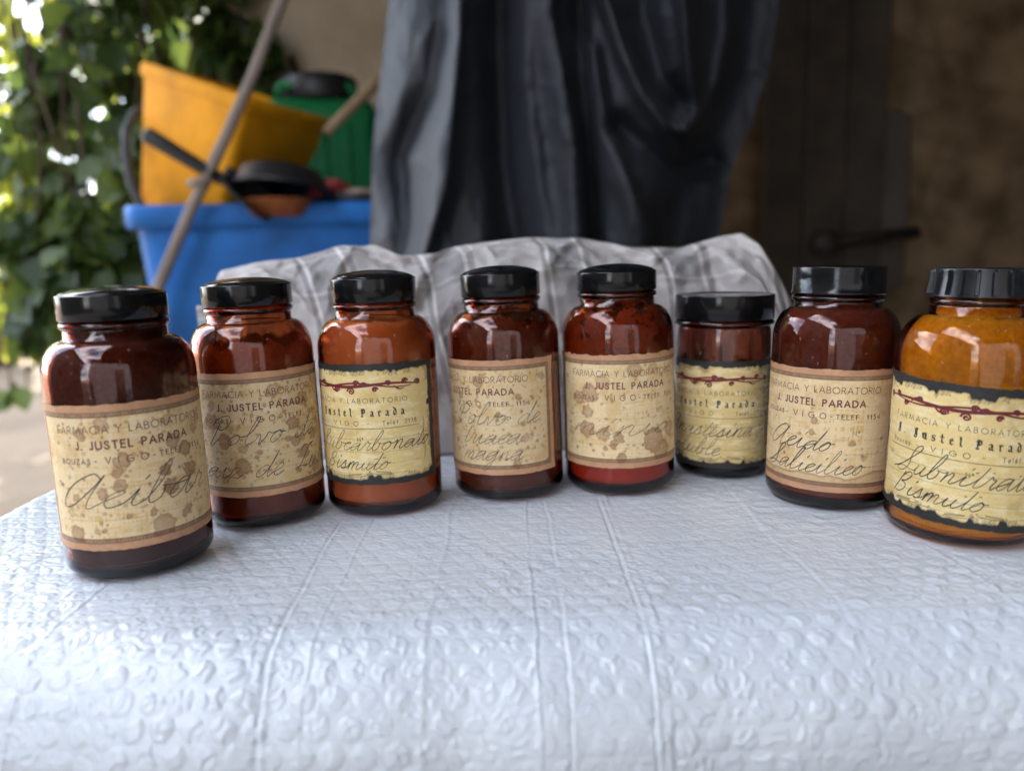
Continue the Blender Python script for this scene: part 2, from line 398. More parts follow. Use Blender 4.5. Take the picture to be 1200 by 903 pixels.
CURS = {
 'a': (1.12, [(.78, .78), (.5, 1), (.15, .75), (.0, .3), (.2, 0), (.5, .25), (.8, .98), (.72, .3), (.85, .0), (1.12, .3)]),
 'b': (1.0, [(.35, 1.2), (.5, 2.1), (.36, 2.4), (.2, 1.8), (.08, .5), (.25, 0), (.6, .2), (.66, .75), (.5, .9), (1.0, .8)]),
 'c': (.8, [(.62, .85), (.4, 1.0), (.1, .7), (.05, .3), (.3, 0), (.8, .3)]),
 'd': (1.15, [(.75, .8), (.5, 1), (.15, .75), (.0, .3), (.2, 0), (.55, .3), (.85, 1.2), (.98, 2.2), (.82, 1.2), (.76, .3), (.88, 0), (1.15, .3)]),
 'e': (.8, [(.15, .35), (.5, .62), (.55, .92), (.35, 1.02), (.1, .6), (.1, .2), (.35, 0), (.8, .3)]),
 'f': (.8, [(.3, .9), (.62, 1.9), (.55, 2.3), (.35, 2.0), (.2, .5), (.02, -1.0), (.15, -1.25), (.35, -.6), (.3, .05), (.8, .35)]),
 'g': (1.1, [(.75, .8), (.5, 1), (.15, .75), (0, .3), (.2, 0), (.5, .25), (.8, .98), (.62, -.6), (.35, -1.15), (.12, -.9), (.45, -.3), (1.1, .35)]),
 'i': (.75, [(.3, .98), (.22, .3), (.38, 0), (.75, .3)]),
 'l': (.72, [(.35, 1.2), (.52, 2.1), (.38, 2.35), (.22, 1.6), (.14, .4), (.3, 0), (.72, .3)]),
 'm': (1.45, [(.2, .98), (.14, .0), (.22, .55), (.45, 1.02), (.6, .85), (.55, 0), (.62, .55), (.9, 1.02), (1.05, .8), (1.0, .2), (1.15, 0), (1.45, .3)]),
 'n': (1.05, [(.2, .98), (.14, 0), (.25, .6), (.5, 1.02), (.65, .8), (.6, .2), (.75, 0), (1.05, .3)]),
 'o': (.98, [(.5, 1), (.15, .75), (.03, .3), (.28, 0), (.62, .3), (.66, .8), (.45, 1.0), (.62, .8), (.98, .82)]),
 'r': (.85, [(.2, .9), (.3, 1.15), (.4, .88), (.6, .86), (.5, .3), (.6, 0), (.85, .3)]),
 's': (.78, [(.4, 1.12), (.45, .7), (.55, .3), (.3, 0), (.05, .15), (.4, .08), (.78, .3)]),
 't': (.75, [(.35, 1.0), (.52, 2.0), (.38, 1.1), (.26, .25), (.4, 0), (.75, .3)]),
 'u': (1.1, [(.2, .98), (.14, .3), (.3, 0), (.6, .35), (.72, .98), (.64, .3), (.8, 0), (1.1, .3)]),
 'v': (1.0, [(.15, .92), (.3, .6), (.36, 0), (.62, .5), (.72, 1.0), (1.0, .88)]),
 'z': (.9, [(.1, .85), (.35, 1.0), (.6, .9), (.3, .4), (.05, .05), (.3, .12), (.55, 0), (.9, .3)]),
 'A': (1.85, [(1.35, 1.75), (.95, 2.1), (.35, 1.6), (0, .7), (.15, .05), (.6, .2), (1.15, 1.2), (1.42, 2.0), (1.2, .8), (1.2, .1), (1.42, .02), (1.85, .4)]),
 'S': (1.3, [(-.5, .1), (.2, .6), (1.0, 2.0), (.95, 2.5), (.65, 2.3), (.6, 1.5), (.75, .8), (.6, .15), (.2, -.05), (-.1, .2), (.4, .45), (1.3, .3)]),
 'P': (1.3, [(-.2, 1.5), (.1, 2.1), (.7, 2.3), (1.0, 1.8), (.7, 1.25), (.3, 1.3), (.35, 2.0), (.2, .8), (.05, .05), (.2, -.1), (.6, .5), (1.3, .4)]),
 'T': (1.2, [(-.1, 1.9), (.3, 2.3), (.7, 2.1), (1.2, 2.35), (.7, 2.1), (.5, 1.0), (.2, .1), (.0, .2), (.4, .35), (1.2, .3)]),
 'B': (1.25, [(.35, 2.1), (.22, 1), (.05, 0), (.15, .6), (.35, 1.7), (.7, 2.2), (1.0, 1.9), (.75, 1.3), (.4, 1.15), (.85, .95), (.95, .5), (.6, .05), (.25, .1), (1.25, .3)]),
}

def ribbon(pts, width, nib=None):
    """polyline (label mm) -> quad strip"""
    q = [pts[0]]
    for p in pts[1:]:
        d = math.hypot(p[0] - q[-1][0], p[1] - q[-1][1])
        if d < 1e-4: continue
        k = max(1, int(d / 1.2))
        a = q[-1]
        for i in range(1, k + 1): q.append((a[0] + (p[0] - a[0]) * i / k, a[1] + (p[1] - a[1]) * i / k))
    if len(q) < 2: q.append((q[0][0] + width, q[0][1]))
    v = []; f = []
    for i, p in enumerate(q):
        a = q[max(i - 1, 0)]; b = q[min(i + 1, len(q) - 1)]
        dx, dy = b[0] - a[0], b[1] - a[1]; l = math.hypot(dx, dy) or 1
        dx /= l; dy /= l
        e = 0
        if i == 0: e = -width * 0.4
        if i == len(q) - 1: e = width * 0.4
        wd = width(i / (len(q) - 1)) if callable(width) else width
        if nib is not None:
            ang = math.atan2(dy, dx); wd = wd * (0.28 + 0.72 * abs(math.sin(ang - nib)))
        # miter
        if 0 < i < len(q) - 1:
            ux, uy = p[0] - a[0], p[1] - a[1]; ul = math.hypot(ux, uy) or 1
            c = abs((ux * dx + uy * dy) / ul); wd = wd / max(c, 0.55)
        h = wd / 2
        v.append((p[0] + dx * e - dy * h, p[1] + dy * e + dx * h)); v.append((p[0] + dx * e + dy * h, p[1] + dy * e - dx * h))
    for i in range(len(q) - 1): f.append((2 * i, 2 * i + 1, 2 * i + 3, 2 * i + 2))
    return v, f

class Ink:
    """collects flat strokes in label millimetres, then wraps them round the jar"""
    def __init__(s): s.v = []; s.f = []; s.k = 0; s.lay = []
    def stroke(s, pts, w, nib=None):
        if callable(w):
            v, f = ribbon2(pts, w)
        else:
            v, f = ribbon(pts, w, nib)
        b = len(s.v); s.v += v; s.f += [tuple(i + b for i in q) for q in f]
        s.k += 1; s.lay += [s.k % 6] * len(v)
    def text(s, t, x, y, h, w, font=CAPS, gap=.22, space=.55, width=None, nib=None, sx=1.0):
        tot = 0
        for ch in t: tot += (space if ch == ' ' else font[ch][0] * sx + gap)
        tot -= gap
        g = gap
        if width:
            n = len(t) - 1
            g = gap + (width / h - tot) / max(n, 1)
        cx = x
        for ch in t:
            if ch == ' ': cx += (space + (g - gap)) * h; continue
            a, st = font[ch]
            for p in st: s.stroke([(cx + q[0] * h * sx, y + q[1] * h) for q in p], w, nib)
            cx += (a * sx + g) * h
    def cursive(s, t, x, y, h, w, slant=.5, seed=0, rise=0.0, sx=1.25):
        rnd = random.Random(seed); cx = 0; pts = []; w0 = w
        w = lambda t: w0 * (.62 + .75 * float(vnoise(t * 11 + cx * 3.1 + seed, seed * .37, 5)))
        def tr(q): return (x + (q[0] * sx + q[1] * slant) * h, y + q[1] * h + rise * q[0] * h)
        for ch in t:
            if ch == ' ':
                if len(pts) > 1: s.stroke([tr(q) for q in cr_spline(pts, 6)], w)
                pts = []; cx += .9; continue
            a, st = CURS[ch]
            jx, jy = 1 + rnd.uniform(-.08, .12), 1 + rnd.uniform(-.10, .12)
            if ch.isupper() and len(pts) > 1:
                s.stroke([tr(q) for q in cr_spline(pts, 6)], w); pts = []
            pts += [(cx + q[0] * jx, q[1] * jy) for q in st]
            if ch == 'i': s.stroke([tr((cx + .38, 1.5)), tr((cx + .48, 1.75))], w)
            if ch == 't': s.stroke([tr((cx - .1, 1.32)), tr((cx + 1.0, 1.5))], w)
            cx += a * jx
            if ch.isupper() and ch in 'PB':
                s.stroke([tr(q) for q in cr_spline(pts[:-1], 6)], w); pts = []
        if len(pts) > 1: s.stroke([tr(q) for q in cr_spline(pts, 6)], w)
    def build(s, name, mat, parent, wrap, lift):
        if not s.v: return None
        vv = np.array(s.v); P = wrap(vv[:, 0], vv[:, 1], lift + np.array(s.lay) * 0.000006)
        return mesh_obj(name, P, s.f, mat, parent, True)

def ribbon2(pts, wf):
    v = []; f = []; n = len(pts)
    for i, p in enumerate(pts):
        a = pts[max(i - 1, 0)]; b = pts[min(i + 1, n - 1)]
        dx, dy = b[0] - a[0], b[1] - a[1]; l = math.hypot(dx, dy) or 1; dx /= l; dy /= l
        h = wf(i / (n - 1)) / 2
        v.append((p[0] - dy * h, p[1] + dx * h)); v.append((p[0] + dy * h, p[1] - dx * h))
    for i in range(n - 1): f.append((2 * i, 2 * i + 1, 2 * i + 3, 2 * i + 2))
    return v, f

LW, LH = 100.0, 65.0          # label size in mm

def mixc(c, k, a): return c * (1 - a[..., None]) + np.array(k) * a[..., None]

def blobs(x, y, rng, spec):
    """brown foxing spots with a darker rim"""
    ins = np.zeros_like(x); rim = np.zeros_like(x)
    wx = (fbm(x / 2.2, y / 2.2, 91, 4) - .5) * 3.4; wy = (fbm(x / 2.2, y / 2.2, 57, 4) - .5) * 3.4
    for (bx, by, r, s) in spec:
        k = min(1.0, r / 2.5)
        d = np.hypot((x - bx) + wx * k, (y - by) + wy * k)
        a = smooth(r + .5, r - .5, d) * s
        ins = np.maximum(ins, a)
        rim = np.maximum(rim, np.exp(-((d - r * .9) / (.28 + .05 * r)) ** 2) * s)
    return ins, rim

def paint_a(seed, nspots, tone, given=(), water=0.0, frame_side=True):
    rng = random.Random(seed)
    nx, ny = 330, 216
    xs = np.linspace(-LW / 2, LW / 2, nx); ys = np.linspace(0, LH, ny)
    x, y = np.meshgrid(xs, ys)
    c = np.ones((ny, nx, 3)) * np.array((.78, .60, .345)) * tone
    mot = fbm(x / 9, y / 9, seed, 4)
    c = mixc(c, (.58, .36, .13), smooth(.48, .80, mot) * .5)
    # woven-looking yellow staining
    wv = (fbm(x / .8, y / 7, seed + 3, 2) - .5) + (fbm(x / 7, y / .8, seed + 5, 2) - .5)
    c = mixc(c, (.60, .38, .12), np.clip(smooth(.05, .35, wv) * .5 * (0.4 + smooth(.3, .7, fbm(x / 14, y / 14, seed + 8))), 0, 1))
    c = mixc(c, (.76, .66, .44), smooth(.62, .8, fbm(x / 5, y / 5, seed + 11, 4)) * .45)
    spec = [(a_, b_, r_ * .8, s_) for (a_, b_, r_, s_) in given]
    for k in range(nspots):
        r = rng.choice((.8, 1.1, 1.6, 2.2, 3.2)) * rng.uniform(.8, 1.2)
        spec.append((rng.uniform(-42, 42), rng.uniform(4, LH - 5), r, rng.uniform(.45, .95)))
    for k in range(nspots * 10):
        spec.append((rng.uniform(-45, 45), rng.uniform(4, LH - 4), rng.uniform(.18, .8), rng.uniform(.35, .95)))
    ins, rim = blobs(x, y, rng, spec)
    c = mixc(c, (.29, .135, .06), ins * (.55 + .3 * fbm(x / 2, y / 2, seed + 60, 3)))
    c = mixc(c, (.17, .075, .03), rim * .5)
    if water:
        edge = 7 + 9 * (fbm(x / 16, y * 0 + seed, seed + 2, 3) - .35)
        a = smooth(1.2, -.3, y - edge)
        c = mixc(c, (.42, .22, .10), a * .45 * water); c = mixc(c, (.22, .10, .04), np.exp(-((y - edge) / .5) ** 2) * .55 * water)
    # tan outer band and printed chain border
    ex = LW / 2 - np.abs(x); ey = np.minimum(y, LH - y)
    e = np.minimum(ex, ey)
    along = np.where(ex < ey, y, x)
    band = smooth(3.5, 3.3, e)
    tan = np.ones_like(c) * np.array((.52, .285, .155)) * (0.82 + .36 * fbm(x / 4, y / 4, seed + 20, 4))[..., None]
    c = c * (1 - band[..., None]) + tan * band[..., None]
    t = (e - 4.4)
    ch = (np.abs(t) < 1.05)
    dk = np.maximum(np.exp(-((np.abs(t) - .95) / .17) ** 2), (np.abs(t - .62 * np.sin(along * 2 * np.pi / 2.3)) < .22) * .8)
    dk = np.maximum(dk, (np.abs(t + .62 * np.sin(along * 2 * np.pi / 2.3)) < .22) * .8)
    c = np.where(ch[..., None], c * .45 + np.array((.22, .10, .06)) * .55, c)
    c = mixc(c, (.075, .022, .016), np.clip(dk, 0, 1) * .95)
    c *= (0.93 + .14 * fbm(x / .9, y / .9, seed + 31, 2))[..., None]
    return x, y, c

def paint_b(seed, tone, torn=0.0):
    nx, ny = 330, 216
    xs = np.linspace(-LW / 2, LW / 2, nx); ys = np.linspace(0, LH, ny)
    x, y = np.meshgrid(xs, ys)
    par = np.ones((ny, nx, 3)) * np.array((.74, .56, .24)) * tone
    par = mixc(par, (.84, .72, .44), smooth(.45, .75, fbm(x / 6, y / 2.2, seed, 4)) * .6)
    par = mixc(par, (.50, .32, .10), smooth(.6, .85, fbm(x / 12, y / 12, seed + 4, 4)) * .5)
    if torn:
        par = mixc(par, (.20, .16, .09), smooth(.57, .66, fbm(x / 3.2, y / 1.5, seed + 9, 4)) * .75 * smooth(15, 42, np.abs(x - 5)))
    blk = np.ones_like(par) * np.array((.022, .023, .022)) * (0.8 + .6 * fbm(x / 2, y / 2, seed + 6, 3))[..., None]
    n1 = fbm(x / 5, y * 0 + 3, seed + 1, 4); n2 = fbm(y / 5, x * 0 + 7, seed + 2, 4)
    def rag(u, k):
        q = fbm(u / 3.5, u * 0 + k, seed + k, 4)
        return 1.5 * (q - .5) + 2.0 * smooth(.58, .74, fbm(u / 6.5, u * 0 + 3, seed + 31 + k, 3)) + .5 * (fbm(u / 1.2, u * 0, seed + 77 + k, 2) - .5)
    top = LH - y - (3.4 + rag(x, 1))
    bot = y - (3.2 + rag(x, 2))
    sd_ = LW / 2 - np.abs(x) - (3.6 + rag(y, 3))
    e = np.minimum(np.minimum(top, bot), sd_)
    a = smooth(-.15, .25, e)
    c = blk * (1 - a[..., None]) + par * a[..., None]
    # engraved shading along the torn edge
    hat = ((np.sin(along_hash(x, y) * 9) > .2) & (e > .2) & (e < 2.4) & (fbm(x / 4, y / 4, seed + 15, 2) > .52))
    c = np.where(hat[..., None], c * .25, c)
    c = mixc(c, (.14, .10, .05), np.exp(-((e - .25) / .22) ** 2) * .7)
    c *= (0.93 + .14 * fbm(x / .9, y / .9, seed + 31, 2))[..., None]
    return x, y, c

def along_hash(x, y): return x * .9 + y * .7

# ------------------------------------------------------------------ the jars
def interp_r(prof):
    z = np.array([p[1] for p in prof]); r = np.array([p[0] for p in prof])
    o = np.argsort(z, kind='stable'); z, r = z[o], r[o]
    return lambda q: np.interp(q, z, r)

def make_jar(sp):
    mm = 0.001
    R = sp['R']; C = sp['C']
    zc0, zc1 = sp['cap_z']
    zb = zc0 - 0.5                                   # top of bead
    bead = sp.get('bead', 3.4); rn = sp.get('neck', C - 1.3); zs1 = sp.get('zs1', zc0 - 8.5); zs0 = sp.get('zs0', 89.0)
    outer = [(0, 1.6), (R * .45, 1.4), (R - 9, .5), (R - 6.5, 0)] + arcp(R - 5.2, 5.2, 5.2, -85, 0, 7) + [(R, 30), (R, zs0 - 12)]
    outer += [(rn + (R - rn) * math.cos(rad(a)), zs0 + (zs1 - zs0) * math.sin(rad(a))) for a in range(0, 88, 7)]
    outer += [(rn, zs1 + .2), (rn, zb - bead - .6)]
    outer += arcp(C - 1.7, zb - bead / 2, 1.7, -90, 90, 8, bead / 2)
    fr = C - 2.9
    outer += [(fr, zb + .3), (fr, zc1 - 4.2), (fr - .5, zc1 - 3.6)]
    tw = 2.6
    fz = sp.get('floor', 4.4)
    inner_up = [(R - tw - 5, fz + .1)] + arcp(R - tw - 4, fz + 4.1, 4, -90, 0, 6) + [(R - tw, zs0 - 6)]
    inner_up += [(rn - tw + (R - rn) * math.cos(rad(a)), zs0 - 1 + (zs1 - zs0) * math.sin(rad(a))) for a in range(0, 88, 8)]
    inner_up += [(rn - tw, zs1), (fr - tw + .4, zb), (fr - tw + .4, zc1 - 3.6)]
    prof = outer + inner_up[::-1] + [(R * .4, fz - .3), (0, fz - .5)]
    X, Y = sp['X'], sp['Y']
    root = empty('pharmacy_jar', (X, Y, T + sp.get('lift', .0002)), (0, sp['tilt'], 0))
    tag(root, sp['label'], 'jar', 'amber pharmacy jars standing in a row on the white sheet')
    sc_ = lambda P: [(r * mm, z * mm) for r, z in P]
    lathe_obj('glass_body', sc_(prof), sp['glass'], root, 128)
    # cap
    dome = sp.get('dome', 4.5)
    ce = .7
    cap = [(C - 2.0, zc1 - 3.2), (C - 2.0, zc0 + .2), (C - 1.6, zc0)]
    if sp.get('lip'):
        cap += [(C + .25, zc0), (C + .45, zc0 + .4), (C + .45, zc0 + 1.0), (C, zc0 + 1.5)]
    else:
        cap += [(C - .4, zc0), (C, zc0 + .4)]
    ct = sp.get('ctop', C)
    cap += [(ct, zc1 - 5)] + arcp(ct - ce, zc1 - ce, ce, 0, 75, 4)
    if dome:
        n = 10
        for i in range(n + 1):
            t = i / n
            r = (ct - 1.2) * math.cos(t * math.pi / 2); cap.append((max(r, 0) if i < n else 0, zc1 + .1 + dome * (1 - (1 - math.sin(t * math.pi / 2)) ** 1.15 * 1.0) * 1.0 if False else zc1 + .1 + dome * math.sin(t * math.pi / 2) ** 1.3))
    else:
        cap += [(ct - 1.6, zc1), (ct - 2.6, zc1 - .3), (0, zc1 - .35)]
    cap = [(0, zc1 - 3.2)] + cap
    rf = None
    if sp.get('ribs'):
        nr = 20
        def rf(r, z, a):
            zz = z / mm
            if r / mm > ct - 1.0 and zc0 + 1.2 < zz < zc1 - 1.4:
                q = (a * nr / (2 * math.pi)) % 1.0
                return r + (.0021 if q < .24 else 0)
            return r
        cap2 = []
        for a, b in zip(cap[:-1], cap[1:]):
            cap2.append(a)
            if b[1] - a[1] > 4 and a[0] > 15:
                for zz in (zc0 + 1.0, zc0 + 1.5, zc1 - 2.2, zc1 - 1.6):
                    if a[1] < zz < b[1]:
                        t = (zz - a[1]) / (b[1] - a[1]); cap2.append((a[0] + (b[0] - a[0]) * t, zz))
        cap2.append(cap[-1]); cap = cap2
    co = lathe_obj('cap', sc_(cap), M['cap_ribbed'] if sp.get('ribs') else M['cap'], root, 128 if not sp.get('ribs') else 20 * 16, rf)
    if sp.get('ribs'):
        bm = bmesh.new(); bm.from_mesh(co.data)
        for e in bm.edges:
            if len(e.link_faces) == 2 and e.calc_face_angle(0) > .5: e.smooth = False
        bm.to_mesh(co.data); bm.free()
    # powder
    rin = interp_r(inner_up)
    h0, amp, lob = sp['fill']
    n = 128; K = 40
    th = np.arange(n) * 2 * np.pi / n
    sd0 = sp['seed']
    hz = h0 + amp * (fbm(np.cos(th) * lob + 9, np.sin(th) * lob + 9, sd0, 3) - .5) * 2
    hz = np.minimum(hz, zs1 - 1.5)
    rows = []
    z0 = fz + .4
    for k in range(K + 1):
        z = z0 + (hz - z0) * k / K
        r = rin(z) - .28
        if k == 0: r = np.full(n, R - tw - 5.2)
        rows.append(np.stack([r * np.cos(th), r * np.sin(th), z], -1))
    rt = rin(hz) - .28
    for q in (.9, .7, .45, .2, .02):
        zc = h0 - 2 + 3 * (fbm(np.cos(th) * q * 3 + 5, np.sin(th) * q * 3 + 5, sd0 + 4, 3) - .5)
        rows.append(np.stack([rt * q * np.cos(th), rt * q * np.sin(th), np.minimum(hz * q + zc * (1 - q), zs1 - 1)], -1))
    rows = [np.stack([rows[0][:, 0] * .02, rows[0][:, 1] * .02, rows[0][:, 2]], -1)] + rows
    P = np.array(rows); P = np.concatenate([P, P[:, :1]], 1) * mm
    grid_obj('powder_fill', P, sp['powder'], root)
    # dusty residue clinging to the inside of the glass above the powder
    if sp.get('dust'):
        dz0, dz1, dmat = sp['dust']
        n2 = 160; zz = np.linspace(dz0, dz1, 60); th2 = np.arange(n2 + 1) * 2 * np.pi / n2
        rr = rin(zz) - .22
        P = np.stack([rr[:, None] * np.cos(th2), rr[:, None] * np.sin(th2), np.tile(zz[:, None], (1, n2 + 1))], -1) * mm
        grid_obj('dust_residue', P, dmat, root)
    # label
    lr = R + .12
    z_lo = sp['lab_z']
    face = math.atan2(-Y, -X)                          # azimuth that faces the camera
    off = rad(sp['lab_off'])
    rot = face + off                                   # label centre azimuth (image right = +azimuth)
    lt = rad(sp.get('lab_tilt', 0))
    def wrap(x, y, lift):
        x = np.asarray(x, float); y = np.asarray(y, float)
        yy = y * sp.get('lab_s', 1.0) + x * math.tan(lt)
        a = rot + x / lr
        ex = np.clip((np.abs(x) - LW / 2 + 5) / 5, 0, 1) * np.clip((np.minimum(y, LH - y) < 9) * 1.0 * (1 - np.minimum(y, LH - y) / 9), 0, 1)
        r = lr * mm + lift + ex ** 2 * sp.get('curl', .0006) + .00006 * (vnoise(x / 6, y / 6, sd0) - .2)
        return np.stack([r * np.cos(a), r * np.sin(a), (z_lo + yy) * mm], -1)
    if sp['kind'] == 'A':
        x, y, c = paint_a(sd0, sp['spots'], sp.get('tone', 1.0), sp.get('given', ()), sp.get('water', 0))
    else:
        x, y, c = paint_b(sd0, sp.get('tone', 1.0), sp.get('torn', 0))
    # slightly ragged outline
    xw = x + np.sign(x) * np.clip((np.abs(x) - LW / 2 + 2) / 2, 0, 1) * (fbm(y / 2, y * 0, sd0 + 40, 3) - .6) * .8
    yw = y + np.clip((y - LH + 2) / 2, 0, 1) * (fbm(x / 2.5, x * 0, sd0 + 41, 4) - .6) * sp.get('rag', 1.0) - np.clip((2 - y) / 2, 0, 1) * (fbm(x / 2.5, x * 0, sd0 + 42, 4) - .6) * .8
    lab = grid_obj('label', wrap(xw, yw, 0.0), M['paper'], root, colors=c)
    ink = Ink(); hand = Ink()
    if sp['kind'] == 'A':
        ink.text('FARMACIA Y LABORATORIO', -34, LH - 12.4, 3.3, .36, width=66)
        ink.text('J. JUSTEL PARADA', -24.5, LH - 19.2, 3.3, .72, width=48)
        ink.text('BOUZAS', -33, LH - 25.6, 2.1, .40, width=14)
        ink.text('-', -17, LH - 25.6, 2.4, .40)
        ink.text('VIGO', -12.5, LH - 25.8, 2.9, .42, width=17)
        ink.text('-', 6.6, LH - 25.6, 2.4, .40)
        ink.text('TELEF. 1154', 9.5, LH - 25.6, 2.3, .40, width=23)
        ink.text('De.', -38, LH - 36, 2.0, .24)
        ink.text('N.º', 18, LH - 34, 2.2, .26)
        for (yy, x0, x1) in ((LH - 36.4, -32, 16), (LH - 36.4, 24, 37), (LH - 44, -38, 38), (LH - 51, -38, 38)):
            q = x0
            while q < x1: ink.stroke([(q, yy), (q + .45, yy)], .16); q += 1.0
        ink.build('printed_lettering', M['ink_brown'], lab, wrap, 0.00005)
    else:
        ink.text('FARMACIA Y LABORATORIO', -33, LH - 20.5, 2.5, .25, width=64, sx=1.05)
        ink.text('J. Justel Parada', -31, LH - 27.5, 2.7, .75, font=BLACK, width=60, nib=rad(35), gap=.3)
        ink.text('Bouzas', -34, LH - 32.6, 2.2, .26, width=11.5)
        ink.text('-', -19, LH - 32.4, 2.2, .28); ink.text('VIGO', -12, LH - 32.6, 2.4, .28, width=16, sx=1.1)
        ink.text('-', 9, LH - 32.4, 2.2, .28); ink.text('Teléf. 2178', 17, LH - 32.6, 2.2, .26, width=19)
        ink.stroke([(-36, LH - 34.3), (38, LH - 34.3)], .26)
        ink.text('De.', -37, LH - 39.5, 1.8, .2); ink.text('N.º', 3, LH - 41, 2.0, .26)
        for (yy, x0, x1) in ((LH - 40, -33, 38), (LH - 47, -37, 38), (LH - 53.5, -37, 38), (LH - 59, -34, 30)):
            q = x0
            while q < x1: ink.stroke([(q, yy), (q + .5, yy)], .17); q += .95
        # small engraved scroll ends on the parchment edge
        for (qx, qy, s) in ((-28, 5.6, 1), (20, 6.0, -1), (-4, 4.6, 1)):
            for k in range(9): ink.stroke([(qx + s * k * .9, qy + .1 * k), (qx + s * (k * .9 + .7), qy + .9 + .1 * k)], .3)
            ink.stroke(cr_spline([(qx - s * 1, qy - .4), (qx + s * 5, qy - .2), (qx + s * 10, qy + .6), (qx + s * 11.5, qy + 1.4), (qx + s * 10.6, qy + 1.8)], 5), .22)
        for k in range(14): ink.stroke([(40.5 + .25 * math.sin(k), 12 + k * 1.5), (41.4, 12.6 + k * 1.5)], .26)
        ink.stroke(cr_spline([(40.2, 10), (41.8, 16), (40.4, 24), (41.6, 31), (40.6, 34)], 5), .22)
        ink.build('printed_lettering', M['ink_black'], lab, wrap, 0.00005)
        vine = Ink()
        vy = LH - 11.8
        def wave(a, b, ph, am, w0, w1):
            pts = [(a + (b - a) * i / 60, vy + am * math.sin(ph + i / 60 * 9.5) + .9 * math.sin(i / 60 * math.pi)) for i in range(61)]
            vine.stroke(pts, lambda t: 1.25 * (w0 + (w1 - w0) * math.sin(t * math.pi)))
        wave(-40, 39, .2, .9, .5, 1.3); wave(-34, 34, 2.6, 1.1, .4, .8)
        rv = random.Random(5)
        for (qx, dy, s, fl) in ((-40, 0, 1.5, 1), (-33, 1.6, 1.3, -1), (-27, -1.4, 1.2, 1), (-19, 1.8, 1.1, -1), (-8, -1.6, 1.4, 1), (1, -2.4, 1.7, -1), (4, 1.9, 1.3, 1), (14, -1.5, 1.2, 1), (21, 1.5, 1.2, -1), (30, 1.8, 1.4, 1), (38, .6, 1.4, -1)):
            sp_ = [(qx + fl * 1.3 * s * (1 - .75 * t / 40) * math.cos(t / 40 * 8.2), vy + dy + 1.15 * s * (1 - .75 * t / 40) * math.sin(t / 40 * 8.2)) for t in range(41)]
            vine.stroke(sp_, lambda t: .85 * (1 - .4 * t) + .12)
            vine.stroke([(qx - .5, vy + dy), (qx + .1, vy + dy + .55), (qx + .6, vy + dy)], .8)
        for (q0, q1, dd) in ((-24, -17, 2.2), (-12, -4, -2.2), (5, 11, 2.3), (24, 31, -2)):
            vine.stroke(cr_spline([(q0, vy), (q0 + 2, vy + dd * .8), ((q0 + q1) / 2 + 1, vy + dd), (q1, vy + dd * .4)], 6), lambda t: .75 * math.sin(math.pi * min(1, t + .15)) + .15)
        # red seal ornament at the left margin
        for k in range(10):
            vine.stroke([(-44 + .8 * math.sin(k * 1.7), 8 + k * 3.2), (-43.2 - .7 * math.sin(k * 1.3), 9.8 + k * 3.2), (-44, 11 + k * 3.2)], 1.0)
        vine.build('vine_ornament', M['ink_red'], lab, wrap, 0.00005)
    for (t, x0, y0, h, sl, rise, wd, *ex) in sp['hand']:
        hand.cursive(t, x0, y0, h, wd, sl, sd0, rise, *ex)
    hand.build('handwriting', M['pencil'], lab, wrap, 0.0001)
    return root

# ================================================================== SETTING
GROUND = simple('dry_earth', (.14, .102, .066), .95, nscale=1.3, c2=(.205, .155, .105), bump=.02, bscale=9)
g = MB(); g.add([(-40, -30, 0), (40, -30, 0), (40, 60, 0), (-40, 60, 0)], [(0, 1, 2, 3)])
tag(g.build('ground', GROUND, None, False), kind='structure')

BOUNCE_CUT = simple('dark_bounce_cut', (.05, .048, .047), .9, nscale=2.2, c2=(.085, .082, .08), bump=.008, bscale=25)  # unseen dark sheet added to cut ground bounce onto the table front
g = MB(); g.add([(-3.55, -3.55, .004), (5, -3.55, .004), (5, 1.1, .004), (-3.55, 1.1, .004)], [(0, 1, 2, 3)])
tag(g.build('bounce_cut_sheet', BOUNCE_CUT, None, False), kind='structure')

def stone_mat(name, c1, c2, scale=3.2):
    m, n, b = mat_new(name); b.inputs['Roughness'].default_value = .95; b.inputs['Specular IOR Level'].default_value = .15
    t = n.nodes.new('ShaderNodeTexCoord')
    z = n.nodes.new('ShaderNodeTexNoise'); z.inputs['Scale'].default_value = scale * 2.2; z.inputs['Detail'].default_value = 8
    v = n.nodes.new('ShaderNodeTexVoronoi'); v.inputs['Scale'].default_value = scale; v.feature = 'DISTANCE_TO_EDGE'
    r = n.nodes.new('ShaderNodeValToRGB'); r.color_ramp.elements[0].color = (*c1, 1); r.color_ramp.elements[1].color = (*c2, 1)
    r.color_ramp.elements[0].position = .35; r.color_ramp.elements[1].position = .66
    vr = n.nodes.new('ShaderNodeValToRGB'); vr.color_ramp.elements[0].color = (.80, .78, .76, 1); vr.color_ramp.elements[1].position = .09
    mm_ = n.nodes.new('ShaderNodeMix'); mm_.data_type = 'RGBA'; mm_.blend_type = 'MULTIPLY'; mm_.inputs[0].default_value = 1
    bp = n.nodes.new('ShaderNodeBump'); bp.inputs['Distance'].default_value = .02
    L = n.links.new
    L(t.outputs['Object'], z.inputs['Vector']); L(t.outputs['Object'], v.inputs['Vector'])
    L(z.outputs['Fac'], r.inputs[0]); L(v.outputs['Distance'], vr.inputs[0])
    L(r.outputs[0], mm_.inputs[6]); L(vr.outputs[0], mm_.inputs[7]); L(mm_.outputs[2], b.inputs['Base Color'])
    L(z.outputs['Fac'], bp.inputs['Height']); L(bp.outputs[0], b.inputs['Normal'])
    return m

